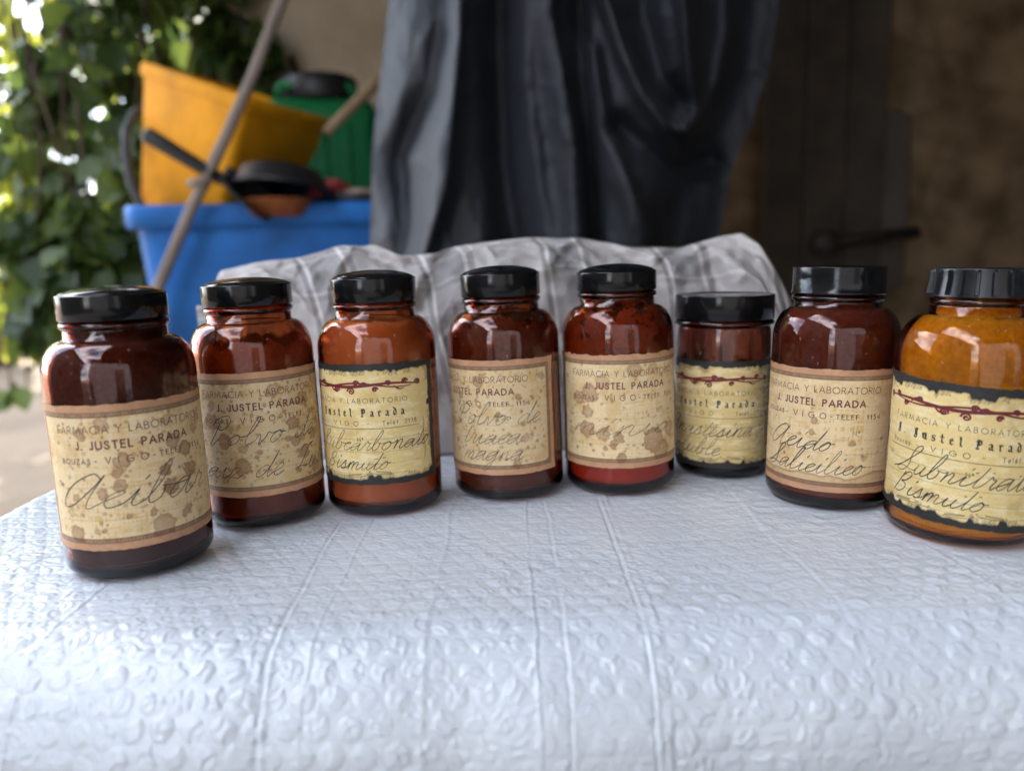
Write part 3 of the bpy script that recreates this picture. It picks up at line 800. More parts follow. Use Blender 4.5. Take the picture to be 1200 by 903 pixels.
M['stone'] = stone_mat('rubble_stone', (.145, .096, .052), (.34, .235, .135), 3.0)
M['stone_far'] = stone_mat('pale_stone', (.20, .165, .12), (.30, .25, .185), 2.0)
M['plaster'] = simple('aged_plaster', (.09, .07, .055), .95, nscale=2.5, c2=(.15, .12, .095), bump=.01, bscale=14)
M['old_wood'] = simple('old_wood', (.045, .034, .025), .85, nscale=8, c2=(.075, .057, .042), bump=.004, bscale=40)
M['roof_wood'] = simple('dark_roof_boards', (.09, .065, .045), .9, nscale=5, c2=(.14, .10, .07))
M['house'] = simple('fill_facade', (.13, .135, .15), .95, nscale=2.5, c2=(.18, .185, .20))
M['tile'] = simple('clay_tiles', (.28, .11, .06), .85, nscale=4, c2=(.36, .16, .09))

def rough_wall(name, x0, x1, z0, z1, y, thick, mat, lab, amp=.03, seed=3):
    nu, nv = int((x1 - x0) / .06) + 2, int((z1 - z0) / .06) + 2
    u, v = np.meshgrid(np.linspace(x0, x1, nu), np.linspace(z0, z1, nv))
    d = (fbm(u * 3.2, v * 3.6, seed, 4) - .5) * 2 * amp
    P = np.stack([u, y + d, v], -1)
    root = tag(empty(name, ((x0 + x1) / 2, y + thick / 2, z0)), lab, 'wall')
    off = np.array(root.location)
    grid_obj('rubble_face', P - off, mat, root)
    m = MB(); m.box(Vector(((x0 + x1) / 2, y + amp + .03 + thick / 2, (z0 + z1) / 2)) - Vector(root.location), (x1 - x0, thick, z1 - z0))
    m.build('wall_core', mat, root, False)
    return root

# rubble wall behind the shed, its door, the shed's side wall and roof
bw = rough_wall('stone_wall', -1.05, 2.9, 0, 3.2, 2.75, .35, M['stone'], 'rough brown rubble stone wall across the back of the shed', .035)
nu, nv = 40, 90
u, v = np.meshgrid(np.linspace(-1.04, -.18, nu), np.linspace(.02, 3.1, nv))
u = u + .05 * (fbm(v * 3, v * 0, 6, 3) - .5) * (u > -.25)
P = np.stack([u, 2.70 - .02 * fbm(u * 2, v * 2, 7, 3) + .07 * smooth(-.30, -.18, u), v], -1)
grid_obj('lit_wall_face', P - np.array(bw.location), simple('lit_wall_paint', (.46, .36, .24), .95, nscale=3.5, c2=(.62, .50, .36), bump=.01, bscale=16), bw)  # light on the wall's left part, put into a paler sheet colour
w2 = tag(empty('side_wall', (2.3, .6, 0)), 'dark brown plastered wall closing the right side of the shed', 'wall')
nu, nv = 60, 44
u, v = np.meshgrid(np.linspace(2.72, -2.2, nu), np.linspace(0, 2.6, nv))
P = np.stack([2.0 + (fbm(u * 2.5, v * 2.5, 12, 4) - .5) * .06, u, v], -1)
grid_obj('plaster_face', P - np.array(w2.location), M['plaster'], w2)
m = MB(); m.box(Vector((2.22, .26, 1.3)) - Vector(w2.location), (.3, 4.9, 2.6)); m.build('wall_core', M['plaster'], w2, False)

rf = tag(empty('shed_roof', (.9, .8, 2.35)), 'dark boarded shed roof sheltering the table and the back wall', 'roof')
RL = Vector(rf.location)
m = MB()
m.box(Vector((1.0, .35, 2.42)) - RL, (2.7, 5.0, .05))
m.box(Vector((-.92, 1.73, 2.42)) - RL, (1.13, 2.2, .05))
m.build('roof_boards', M['roof_wood'], rf, False)
for yy in (-1.8, -.6, .72, 1.2, 2.0):
    b = MB(); b.box(Vector((.4 if yy > .7 else 1.0, yy, 2.33)) - RL, (3.7 if yy > .7 else 2.5, .09, .12)); b.build('rafter', M['old_wood'], rf, False, .006)
b = MB(); b.box(Vector((-.32, -.77, 2.31)) - RL, (.06, 2.66, .16)); b.build('eave_board', M['old_wood'], rf, False)

# wooden door with its iron bolt, standing against the back wall on the right
dl = at(893, 200, 2.62); dr = at(1034, 200, 2.62)
door = tag(empty('plank_door', ((dl.x + dr.x) / 2, 2.60, 0)), 'dark old plank door in the back wall behind the right-hand jars', 'door')
dw = dr.x - dl.x
for k in range(3):
    m = MB(); m.box((-dw / 2 + dw * (k + .5) / 3, .02 - .006 * (k % 2), 1.32), (dw / 3 - .004, .04, 2.6)); m.build('plank', M['old_wood'], door, False, .005)
bl = at(965, 285, 2.56); br = at(1072, 272, 2.56)
M['iron'] = simple('dark_iron', (.02, .016, .013), .6, noise=.3, nscale=60)
bolt = tag(empty('door_bolt', ((bl.x + br.x) / 2, 2.54, (bl.z + br.z) / 2)), 'dark iron bolt bar with a round knob on the plank door', 'door bolt')
bl2, br2 = bl - Vector(bolt.location), br - Vector(bolt.location); bl2.y = br2.y = 0
m = MB(); m.tube([bl2, bl2.lerp(br2, .3), br2], [.024, .018, .020], 14); m.build('bar', M['iron'], bolt)
v, f = lathe([(0, -.03), (.035, -.03), (.042, -.02), (.042, .02), (.035, .03), (0, .03)], 24)
m = MB(); m.add([Matrix.Rotation(rad(90), 3, 'X') @ Vector(q) + bl2 for q in v], f); m.build('knob', M['iron'], bolt)
# patch of pale plaster beside the door
pp = at(1030, 240, 2.70)
nu, nv = 40, 60
u, v = np.meshgrid(np.linspace(-1, 1, nu), np.linspace(-1, 1, nv))
k = 1 + .25 * (fbm(np.arctan2(v, u) * 1.2 + 5, u * 0, 8, 3) - .5)
P = np.stack([u * .10 * k, -.03 - .02 * np.sqrt(np.clip(1 - np.maximum(abs(u), abs(v)) ** 6, 0, 1)) + .01 * fbm(u * 3, v * 3, 4), v * .30 * k], -1)
tag(grid_obj('plaster_patch', P, M['plaster'], None), 'flaking grey plaster patch on the stone wall beside the plank door', 'plaster').location = (pp.x, 2.72, pp.z)

# garden wall far behind on the left, and an unseen house added to close the sky and bounce fill light
rough_wall('garden_wall', -14, -1.5, 0, 1.5, 9.0, .4, M['stone_far'], 'low pale stone garden wall far off beyond the ivy', .05, 8)
hs = tag(empty('fill_house', (1.6, -3.6, 0)), 'added unseen house across the yard, closing the sky and bouncing fill light', 'house')
m = MB(); m.box((0, -1.5, 2.1), (6.4, 3.0, 4.2)); m.build('wall', M['house'], hs, False)
m = MB(); m.add([(-3.4, .35, 4.2), (3.4, .35, 4.2), (3.4, -1.5, 5.4), (-3.4, -1.5, 5.4), (3.4, -3.3, 4.2), (-3.4, -3.3, 4.2), (-3.4, .35, 4.05), (3.4, .35, 4.05), (3.4, -3.3, 4.05), (-3.4, -3.3, 4.05)],
      [(0, 1, 2, 3), (3, 2, 4, 5), (0, 6, 7, 1), (4, 8, 9, 5), (1, 7, 8, 4, 2), (0, 3, 5, 9, 6), (6, 9, 8, 7)])
m.build('roof', M['tile'], hs, False)
for (x, z, ww, hh) in ((1.9, 1.9, .9, 1.2), (1.9, 3.3, .9, .9)):
    f = MB(); f.box((x, .02, z), (ww + .12, .04, hh + .12)); fo = f.build('window', M['old_wood'], hs, False)
    f = MB(); f.box((x, .045, z), (ww, .012, hh)); f.build('pane', simple('window_glass', (.03, .035, .04), .08), fo, False)
m = MB(); m.box((0, .03, 1.05), (1.0, .06, 2.1)); m.build('door', M['old_wood'], hs, False)

# ------------------------------------------------------------------ table and the bubble sheet on it
XL, YF, YB, XR = -.306, .238, .78, .62
wood = simple('table_wood', (.16, .09, .05), .6, nscale=10, c2=(.22, .13, .07))
tb = tag(empty('table', ((XL + XR) / 2, (YF + YB) / 2, 0)), 'plain wooden table hidden under the white bubble sheet', 'table')
TL = Vector(tb.location)
m = MB(); m.box(Vector(((XL + XR) / 2, (YF + .032 + YB - .014) / 2, T - .026)) - TL, (XR - XL - .028, YB - YF - .046, .03)); m.build('tabletop', wood, tb, False, .005)
for sx in (XL + .05, XR - .05):
    for sy in (YF + .06, YB - .06):
        m = MB(); m.box(Vector((sx, sy, (T - .042) / 2)) - TL, (.045, .045, T - .042)); m.build('leg', wood, tb, False, .004)

JARS = [
 dict(X=-.1805, Y=.353, R=32.4, C=23.1, tilt=rad(-.30), cap_z=(114, 125.3), kind='A', lab_z=14.6, lab_off=4, spots=17, seed=11, tone=1.0),
 dict(X=-.1389, Y=.4143, R=31.9, C=23.2, tilt=rad(-.71), cap_z=(115, 126), kind='A', lab_z=17.5, lab_off=6, spots=34, seed=23, tone=.80),
 dict(X=-.0748, Y=.4291, R=32.6, C=23.4, tilt=rad(-.17), cap_z=(114, 127), kind='B', lab_z=18.0, lab_off=-29, seed=37, tone=1.0),
 dict(X=-.0032, Y=.4487, R=32.6, C=23.0, tilt=rad(-.91), cap_z=(114, 127), kind='A', lab_z=15.5, lab_off=-33, spots=22, seed=41, tone=.88),
 dict(X=.0642, Y=.4531, R=32.6, C=23.2, tilt=rad(-.63), cap_z=(115, 126), kind='A', lab_z=16.0, lab_off=9, spots=8, seed=53, tone=1.0),
 dict(X=.1312, Y=.4735, R=28.2, C=29.6, tilt=rad(.50), cap_z=(95, 109.5), kind='B', lab_z=6.6, lab_off=-18, seed=67, tone=.9),
 dict(X=.1751, Y=.4159, R=32.6, C=23.5, tilt=rad(1.18), cap_z=(111.5, 126), kind='A', lab_z=9.5, lab_off=-12, spots=2, seed=71, tone=1.0),
 dict(X=.2172, Y=.3605, R=33.4, C=20.9, tilt=rad(1.5), cap_z=(111.5, 124.8), kind='B', lab_z=9.0, lab_off=-3, seed=83, tone=1.02),
]

def bubble_sheet():
    rad_e = .020; rad_f = .044; drop = .11
    ys = np.concatenate([np.arange(YB - .01, .56, -.0025), np.arange(.56, YF - .0, -.00068)])
    # arc length parameter over the front edge
    s_extra = np.arange(.0008, rad_f * 1.57 + drop, .00075)
    xs = np.concatenate([-np.arange(.0016, rad_e * 1.57 + .10, .0016)[::-1], np.arange(0, .66, .00075), np.arange(.66, XR - XL, .003)])
    def edge(p, r):
        """p: distance past the start of the bend -> (advance, drop, angle)"""
        a = np.clip(p / r, 0, np.pi / 2)
        rest = np.clip(p - r * np.pi / 2, 0, None)
        return r * np.sin(a), r * (1 - np.cos(a)) + rest, a
    S = np.concatenate([ys, ys[-1] - s_extra])          # "unrolled" y
    bend_y = YF + rad_f
    bend_x = rad_e                                      # unrolled x measured from XL
    U, V = np.meshgrid(xs, S)
    # softly wandering edge
    wob = .010 * (fbm(U * 9, U * 0, 3, 3) - .5) * 2
    pf = np.clip(bend_y + wob - V, 0, None); ay, dzf, af = edge(pf, rad_f)
    pl = np.clip(bend_x + .004 * (fbm(V * 9, V * 0 + 4, 4, 3) - .5) * 2 - U, 0, None); ax, dzl, al = edge(pl, rad_e)
    X = np.where(pl > 0, XL + (U + pl) - ax, XL + U)
    Y = np.where(pf > 0, (V + pf) - ay, V)
    nx_, ny_, nz_ = -np.sin(al) * np.cos(af), -np.sin(af), np.cos(al) * np.cos(af)
    # --- bubbles on a hexagonal lattice (10.6 mm pitch)
    p = .0106
    uu = U + .0012 * (fbm(U * 26, V * 26, 21, 2) - .5) + .010 * (fbm(U * 5, V * 5, 77, 2) - .5)
    vv = V + .0012 * (fbm(U * 26, V * 26, 22, 2) - .5) + .010 * (fbm(U * 5, V * 5, 78, 2) - .5)
    rowh = p * math.sqrt(3) / 2
    best = np.full(U.shape, 9.0); bi = np.zeros(U.shape, np.int64); bj = np.zeros(U.shape, np.int64); bx = np.zeros(U.shape); by = np.zeros(U.shape)
    j0 = np.floor(vv / rowh).astype(np.int64)
    for dj in (0, 1):
        j = j0 + dj
        i = np.round(uu / p - .5 * (j % 2)).astype(np.int64)
        cx = (i + .5 * (j % 2)) * p; cyy = j * rowh
        d = np.hypot(uu - cx, vv - cyy); k = d < best
        best = np.where(k, d, best); bi = np.where(k, i, bi); bj = np.where(k, j, bj); bx = np.where(k, uu - cx, bx); by = np.where(k, vv - cyy, by)
    def hsh(k): return vnoise(bi * 1.0, bj * 1.0, 100 + k)
    ang = hsh(2) * 6.283
    ca, sa = np.cos(ang), np.sin(ang)
    # half-collapsed bubbles: a lifted rim, a sunken wrinkled middle, each leaning its own way
    q = np.hypot(bx - .0007 * ca * hsh(5), (by - .0007 * sa * hsh(5)) * (1 + .25 * (hsh(6) - .5))) / .0047
    q = q * (1 + .10 * (fbm(U * 260, V * 260, 44, 2) - .5))
    tl = (bx * ca + by * sa) / .0047; tp = (bx * sa - by * ca) / .0047
    full = hsh(1)
    inside = smooth(1.02, .93, q)
    domeb = np.clip(1 - np.clip(q, 0, 1) ** 4.0, 0, 1)
    cent = np.exp(-(q / .55) ** 2)
    front = smooth(.37, .27, V + .03 * (fbm(U * 8, V * 8, 45, 2) - .5))
    patch = .45 + .75 * smooth(.35, .65, fbm(U * 16, V * 16, 31, 3))
    body = domeb * (.25 + .75 * full) - .75 * (1 - full) * cent
    # crisp crescent wrinkles where the slack film has folded over inside each ring
    wob = .22 * (fbm(U * 420, V * 420, 48, 2) - .5)
    c1 = tl - .15 - .6 * tp ** 2 + .5 * (hsh(7) - .5) + wob
    c2 = tp + .28 - .5 * tl ** 2 + .5 * (hsh(10) - .5) + wob
    c3 = tl + .42 + .5 * tp ** 2 + .3 * (hsh(11) - .5) - wob
    wr = lambda c, wd: np.exp(-(c / wd) ** 2) - .7 * np.exp(-((c - 1.7 * wd) / wd) ** 2)
    wrk = (.3 + .7 * hsh(4)) * wr(c1, .17) - .8 * hsh(9) * wr(c2, .15) * (hsh(8) > .35) + .8 * hsh(12) * wr(c3, .15) * (hsh(13) > .45)
    rim = np.exp(-((q - .97) / .10) ** 2)
    h = body * (.00030 + .00036 * front) * (.25 + .75 * patch) + wrk * inside * (.00028 + .00030 * front) * (.4 + .6 * patch) - .00022 * rim
    # crumpled film: ridged noise at three sizes
    wx = .004 * (fbm(U * 60, V * 60, 46, 2) - .5); wy = .004 * (fbm(U * 60, V * 60, 47, 2) - .5)
    r0 = 1 - np.abs(2 * fbm((U + wx) * 75, (V + wy) * 100, 40, 2) - 1)
    r1 = 1 - np.abs(2 * fbm((U + wx) * 150, (V + wy) * 210, 41, 2) - 1)
    r2 = 1 - np.abs(2 * fbm(U * 380, V * 480, 42, 2) - 1)
    crum = smooth(.25, .75, fbm(U * 18, V * 18, 43, 3)) * (1 - .45 * front)
    h += .00085 * (r0 - .75) * crum + .00030 * (r1 - .75) * (.25 + crum) + .00008 * (r2 - .7)
    # fold creases running from front to back, and one across the front face
    def crease(x0, a, wv, amp_, seed, sharp=True):
        a = a * .52
        xc = x0 - XL + wv * (fbm(V * 11, V * 0, seed, 3) - .5) * 2 + .0012 * (fbm(V * 70, V * 0, seed + 5, 2) - .5)
        d = U - xc
        on = smooth(.22, .5, fbm(V * 16, V * 0 + 2, seed + 1, 3)) * .8 + .2
        return .46 * amp_ * (np.exp(-(d / a) ** 2) - .45 * np.exp(-((d - 2.0 * a) / (1.5 * a)) ** 2)) * on
    for (x0, a, wv, am, sd_) in ((-.182, .0009, .0012, .0014, 51), (-.093, .0014, .0022, -.0019, 52), (-.078, .0011, .0016, .0008, 53), (.006, .0011, .0014, .0015, 54),
                                 (.0165, .0012, .0018, -.0012, 55), (.0475, .0011, .0016, -.0022, 56), (.052, .0018, .0016, .0010, 57), (-.035, .002, .003, .0007, 58), (.19, .0020, .004, .0009, 59), (.125, .0016, .004, -.0007, 60)):
        h += crease(x0, a, wv, am, sd_)
    yc = .200 + .006 * (fbm(U * 10, U * 0, 61, 3) - .5) * 2
    h += .0016 * (np.exp(-((V - yc) / .0016) ** 2) - .7 * np.exp(-((V - yc + .003) / .0022) ** 2)) * smooth(.33, .36, U) * smooth(.55, .47, U)
    # diagonal pulls at the front right corner
    for (x0, y0, dx, dy, ln, am) in ((.20, .235, .5, -.86, .07, .0014), (.23, .26, .35, -.93, .06, -.0012), (.17, .25, .8, -.6, .05, .0009), (.26, .27, .2, -.98, .07, .0013), (-.2, .24, -.6, -.8, .06, .0009)):
        du, dv = U + XL - x0, V - y0
        al_ = du * dx + dv * dy; pr = -du * dy + dv * dx
        h += am * np.exp(-(pr / .0022) ** 2) * smooth(-.01, .01, al_) * smooth(ln, ln * .5, al_)
    # broad sag and waves
    h += .0016 * (fbm(U * 11, V * 9, 71, 3) - .5) * 2 + .004 * (fbm(U * 7, V * 3, 72, 2) - .5) * smooth(.25, .19, V)
    h -= .0009
    # pressed flat under each jar
    for j in JARS:
        d = np.hypot(X - j['X'], Y - j['Y']); r = j['R'] * .001
        k = smooth(r + .004, r - .003, d)
        h = h * (1 - k) + np.minimum(h, -.0004 - np.abs(math.sin(j['tilt'])) * r * 1.0) * k
    # lying under the cloth
    Z = T - dzf - dzl
    P = np.stack([X + nx_ * h, Y + ny_ * h, Z + nz_ * h], -1)
    m, n, b = mat_new('white_plastic_film')
    b.inputs['Base Color'].default_value = (.59, .63, .67, 1); b.inputs['Roughness'].default_value = .24
    b.inputs['Specular IOR Level'].default_value = .5; b.inputs['Subsurface Weight'].default_value = 0.0
    t = n.nodes.new('ShaderNodeTexCoord'); z = n.nodes.new('ShaderNodeTexNoise'); z.inputs['Scale'].default_value = 420; z.inputs['Detail'].default_value = 3
    bp = n.nodes.new('ShaderNodeBump'); bp.inputs['Distance'].default_value = .00025; bp.inputs['Strength'].default_value = .6
    n.links.new(t.outputs['Object'], z.inputs['Vector']); n.links.new(z.outputs['Fac'], bp.inputs['Height']); n.links.new(bp.outputs[0], b.inputs['Normal'])
    o = grid_obj('bubble_sheet', P[:, ::1], m)
    tag(o, 'crumpled white bubble plastic sheet spread over the table under the jars', 'plastic sheet')
bubble_sheet()

# ------------------------------------------------------------------ checked cloth over the heap behind the jars
def checked_cloth():
    px = np.array([247, 256, 300, 350, 400, 440, 470, 510, 560, 620, 680, 740, 800, 845, 870, 890, 910, 925, 945])
    py = np.array([360, 320, 310, 304, 291, 291, 302, 301, 287, 280, 281, 291, 291, 279, 275, 289, 322, 352, 420])
    Yc = .64
    W = [at(a, b, Yc) for a, b in zip(px, py)]
    cxs = np.array([q.x for q in W]); czs = np.array([q.z for q in W]) - T
    nu, nv = 420, 260
    x0, x1 = cxs[0] - .012, cxs[-1] + .02
    u = np.linspace(x0, x1, nu)
    H = np.clip(np.interp(u, cxs, czs), .004, None)
    ker = np.hanning(9); ker /= ker.sum(); H = np.convolve(np.pad(H, 4, 'edge'), ker, 'valid')
    v = np.linspace(0, 1, nv)                              # 0 = front hem on the table, ~.62 = crest, 1 = behind
    U, V = np.meshgrid(u, v); HH = np.tile(H, (nv, 1))
    t = np.clip(V / .62, 0, 1); tb_ = np.clip((V - .62) / .38, 0, 1)
    yf = .522 + .02 * (fbm(U * 9, U * 0, 4, 2) - .5) + (Yc - .522) * (t ** 1.0) * (.55 + .45 * t)
    Z = HH * np.sin(np.clip(t, 0, 1) * np.pi / 2) ** .9
    Y = np.where(V <= .62, yf, Yc + .10 * tb_)
    Z = np.where(V <= .62, Z, HH * (1 - tb_ ** 2 * 1.02))
    f1 = fbm(U * 13 + V * 3.0, V * 3.2 - U * 4, 5, 4) - .5
    rd = (1 - np.abs(2 * fbm(U * 20 + V * 2.5, V * 4.5, 6, 3) - 1)) - .7
    rd2 = (1 - np.abs(2 * fbm(U * 46 - V * 5, V * 10, 9, 2) - 1)) - .7
    k = smooth(0, .12, V) * smooth(1.0, .85, V) * smooth(.0, .06, HH)
    rd3 = (1 - np.abs(2 * fbm(U * 80 + V * 6, V * 22, 19, 2) - 1)) - .7
    dsp = (.034 * f1 + .022 * rd + .0055 * rd2 + .0012 * rd3)
    Y = Y - dsp * k * (1 - .75 * np.exp(-((V - .62) / .1) ** 2))
    Z = Z + .35 * dsp * k * (1 - np.exp(-((V - .62) / .06) ** 2)) + .0015
    # long creases
    for (xa, va, xb, vb, am, wd) in ((-.19, .6, -.10, .1, -.010, .007), (-.05, .62, -.10, .15, .012, .008), (.02, .6, .08, .2, -.012, .008), (.13, .62, .10, .2, .014, .007), (.16, .55, .19, .1, -.014, .009), (-.12, .62, -.15, .3, .010, .007), (.06, .62, .03, .35, .01, .006)):
        dx, dv = xb - xa, (vb - va) * .3; l = math.hypot(dx, dv)
        a = ((U - xa) * dx + (V - va) * .3 * dv) / l; p_ = (-(U - xa) * dv + (V - va) * .3 * dx) / l
        Y = Y - am * np.exp(-(p_ / wd) ** 2) * smooth(-.01, .02, a) * smooth(l + .02, l - .02, a) * k
    P = np.stack([U * np.clip(Y / Yc, .7, 1.0), Y, Z + T], -1)
    uv = np.stack([U + .03 * (fbm(U * 6, V * 2, 14, 3) - .5) + .06 * (V - .5), V * .27 + .03 * (fbm(U * 7, V * 3, 15, 3) - .5)], -1)
    m, n, b = mat_new('checked_linen'); b.inputs['Roughness'].default_value = .95; b.inputs['Specular IOR Level'].default_value = .1
    at_ = n.nodes.new('ShaderNodeAttribute'); at_.attribute_name = 'cloth_uv'
    sp_ = n.nodes.new('ShaderNodeSeparateXYZ'); n.links.new(at_.outputs['Vector'], sp_.inputs[0])
    def stripes(sock, off):
        r = n.nodes.new('ShaderNodeMath'); r.operation = 'MULTIPLY_ADD'; r.inputs[1].default_value = 1 / .098; r.inputs[2].default_value = off
        n.links.new(sock, r.inputs[0])
        fr = n.nodes.new('ShaderNodeMath'); fr.operation = 'FRACT'; n.links.new(r.outputs[0], fr.inputs[0])
        c = n.nodes.new('ShaderNodeValToRGB'); c.color_ramp.interpolation = 'CONSTANT'
        e = c.color_ramp.elements; e[0].position = 0; e[0].color = (.74,) * 3 + (1,); e[1].position = .30; e[1].color = (.18, .18, .18, 1)
        for p_, q in ((.34, 1.0), (.375, .22), (.60, .30), (.64, 1.0), (.675, .25), (.73, .74)):
            x = e.new(p_); x.color = (q, q, q, 1)
        n.links.new(fr.outputs[0], c.inputs[0]); return c
    sx, sy = stripes(sp_.outputs[0], .1), stripes(sp_.outputs[1], .35)
    av = n.nodes.new('ShaderNodeMix'); av.data_type = 'RGBA'; av.inputs[0].default_value = .26
    n.links.new(sx.outputs[0], av.inputs[6]); n.links.new(sy.outputs[0], av.inputs[7])
    fin = n.nodes.new('ShaderNodeMix'); fin.data_type = 'RGBA'; fin.inputs[6].default_value = (.155, .15, .155, 1); fin.inputs[7].default_value = (.56, .52, .49, 1)
    n.links.new(av.outputs[2], fin.inputs[0]); n.links.new(fin.outputs[2], b.inputs['Base Color'])
    wn = n.nodes.new('ShaderNodeTexNoise'); wn.inputs['Scale'].default_value = 130; tc_ = n.nodes.new('ShaderNodeTexCoord')
    bp = n.nodes.new('ShaderNodeBump'); bp.inputs['Distance'].default_value = .0012
    n.links.new(tc_.outputs['Object'], wn.inputs['Vector']); n.links.new(wn.outputs['Fac'], bp.inputs['Height']); n.links.new(bp.outputs[0], b.inputs['Normal'])
    o = grid_obj('checked_cloth', P, m, None, uv=uv)
    tag(o, 'rumpled grey and white checked linen cloth heaped on the table behind the jars', 'cloth')
checked_cloth()

# ------------------------------------------------------------------ black plastic tarpaulin hanging behind
def tarp():
    Y0 = 1.2
    pxl = [(0, -140, 478), (0, 0, 454), (0, 100, 442), (0, 180, 434), (0, 320, 431), (0, 520, 428), (0, 1000, 425)]
    pxr = [(0, -140, 950), (0, 0, 912), (0, 80, 900), (0, 140, 880), (0, 200, 856), (0, 300, 838), (0, 520, 830), (0, 1000, 825)]
    ypx = np.linspace(-735, 1000, 560); nu = 360
    xl = np.interp(ypx, [q[1] for q in pxl], [q[2] for q in pxl]); xr = np.interp(ypx, [q[1] for q in pxr], [q[2] for q in pxr])
    s = np.linspace(0, 1, nu)
    PX = xl[:, None] + (xr - xl)[:, None] * s[None]; PY = np.tile(ypx[:, None], (1, nu))
    d = np.zeros_like(PX)
    def seg(pts, am, wd, w2=None):
        nonlocal d
        if pts[0][1] <= -140: pts = [(pts[0][0], -760)] + pts
        if pts[-1][1] <= -140: pts = pts + [(pts[-1][0], -760)]
        best = np.full(PX.shape, 1e9); side = np.zeros(PX.shape)
        for (a, b) in zip(pts[:-1], pts[1:]):
            ax, ay_ = a; bx_, by_ = b; dx, dy = bx_ - ax, by_ - ay_; l2 = dx * dx + dy * dy
            t = np.clip(((PX - ax) * dx + (PY - ay_) * dy) / l2, 0, 1)
            e = np.hypot(PX - ax - t * dx, PY - ay_ - t * dy); sg = np.sign((PX - ax) * dy - (PY - ay_) * dx)
            k = e < best; best = np.where(k, e, best); side = np.where(k, sg, side)
        wdd = np.where(side > 0, wd, w2 or wd)
        d += am * np.exp(-(best / wdd) ** 2)
    # ridges stand towards the camera, valleys away from it
    seg([(490, -140), (476, 0), (462, 110), (450, 200), (452, 330), (455, 1000)], .050, 30)
    seg([(522, -140), (520, 40), (508, 105), (470, 185), (478, 260), (470, 330)], -.060, 13, 20)
    seg([(545, -140), (532, 0), (526, 130), (518, 220), (492, 300), (480, 480), (470, 1000)], .055, 13, 34)
    seg([(585, -140), (583, 60), (590, 200), (606, 330), (620, 1000)], -.085, 17, 22)
    seg([(612, -140), (612, 80), (628, 200), (650, 330), (690, 1000)], .02, 12)
    seg([(640, -140), (643, 20), (660, 110), (676, 190), (684, 330), (700, 1000)], .045, 9, 26)
    seg([(676, -140), (678, 40), (688, 180), (698, 330), (720, 1000)], -.055, 10, 12)
    seg([(690, 60), (704, 130), (728, 200), (760, 280), (790, 380), (800, 1000)], .042, 9, 24)
    seg([(690, -140), (706, -10), (728, 60), (752, 112), (780, 148), (802, 152)], .055, 12, 9)
    seg([(802, 152), (812, 130), (806, 60), (800, 0), (796, -140)], .050, 10, 12)
    seg([(745, -140), (752, 20), (770, 90), (790, 120)], -.05, 16)
    seg([(815, 146), (838, 100), (850, 40), (852, -140)], .032, 8, 12)
    seg([(860, -140), (876, 0), (866, 90), (820, 190), (790, 240), (770, 330)], -.03, 18)
    seg([(725, 150), (780, 200), (830, 190)], -.045, 16)
    d += .020 * (fbm(PX / 70, PY / 180, 9, 4) - .5) + .010 * ((1 - np.abs(2 * fbm(PX / 34, PY / 60, 13, 3) - 1)) - .7)
    d *= 1.15
    X = np.zeros_like(PX); Zz = np.zeros_like(PX)
    for i in range(PX.shape[0]):
        a = at(0, ypx[i], Y0); b = at(1200, ypx[i], Y0)
        X[i] = a.x + (b.x - a.x) * PX[i] / 1200; Zz[i] = a.z + (b.z - a.z) * PX[i] / 1200
    # the left side wraps round what it covers, the right side falls back into the shed
    side = .30 * smooth(.25, .0, s)[None] ** 1.5 * .5 + .22 * smooth(.72, 1.0, s)[None]
    Yd = Y0 - d + side
    Zz = np.clip(Zz, .01, None)
    k = Yd / Y0
    X = X * k; Zz = np.clip(CAM.z + (Zz - CAM.z) * k, .01, None)
    P = np.stack([X, Yd, Zz], -1)
    m = simple('black_tarpaulin', (.024, .028, .036), .6, nscale=7, c2=(.033, .038, .047), bump=.003, bscale=45, spec=.38)
    o = grid_obj('black_tarpaulin', P, m)
    tag(o, 'black plastic tarpaulin hanging in deep folds behind the checked cloth', 'tarpaulin')
tarp()

# ------------------------------------------------------------------ the jars themselves
P_ = {k: powder('powder_' + k, *c) for k, c in dict(
    aloe=((.06, .03, .02),), root=((.22, .13, .085), (.15, .085, .055)), white=((.66, .58, .44), (.58, .50, .38)), treacle=((.17, .08, .05), (.11, .05, .03)),
    minium=((.62, .10, .035), (.52, .08, .03)), salt=((.30, .19, .12), (.2, .12, .08)), salicyl=((.42, .30, .27), (.36, .25, .22)), cream=((.62, .50, .22), (.54, .42, .18))).items()}
GA, GD, GH = M['glass_amber'], M['glass_dark'], M['glass_honey']
HW = .43
D_ = dict(
 aloe=residue('aloe_residue', (.10, .05, .04), (.16, .085, .07), (.75, .60)),
 root=residue('root_residue', (.42, .19, .08), (.30, .13, .05), (.85, .18), 75, .088, .103),
 treacle=residue('treacle_residue', (.16, .08, .055), (.10, .045, .03), (.85, .42), 60),
 minium=residue('minium_residue', (.20, .085, .045), (.33, .13, .055), (.66, .50), 130),
 salt=residue('salt_residue', (.24, .13, .09), (.15, .07, .05), (.40, .15), 50, .06, .09),
 salicyl=residue('acid_residue', (.22, .13, .11), (.15, .085, .07), (.85, .65), 50),
 cream=residue('cream_residue', (.34, .24, .07), (.50, .37, .11), (.80, .62), 130))
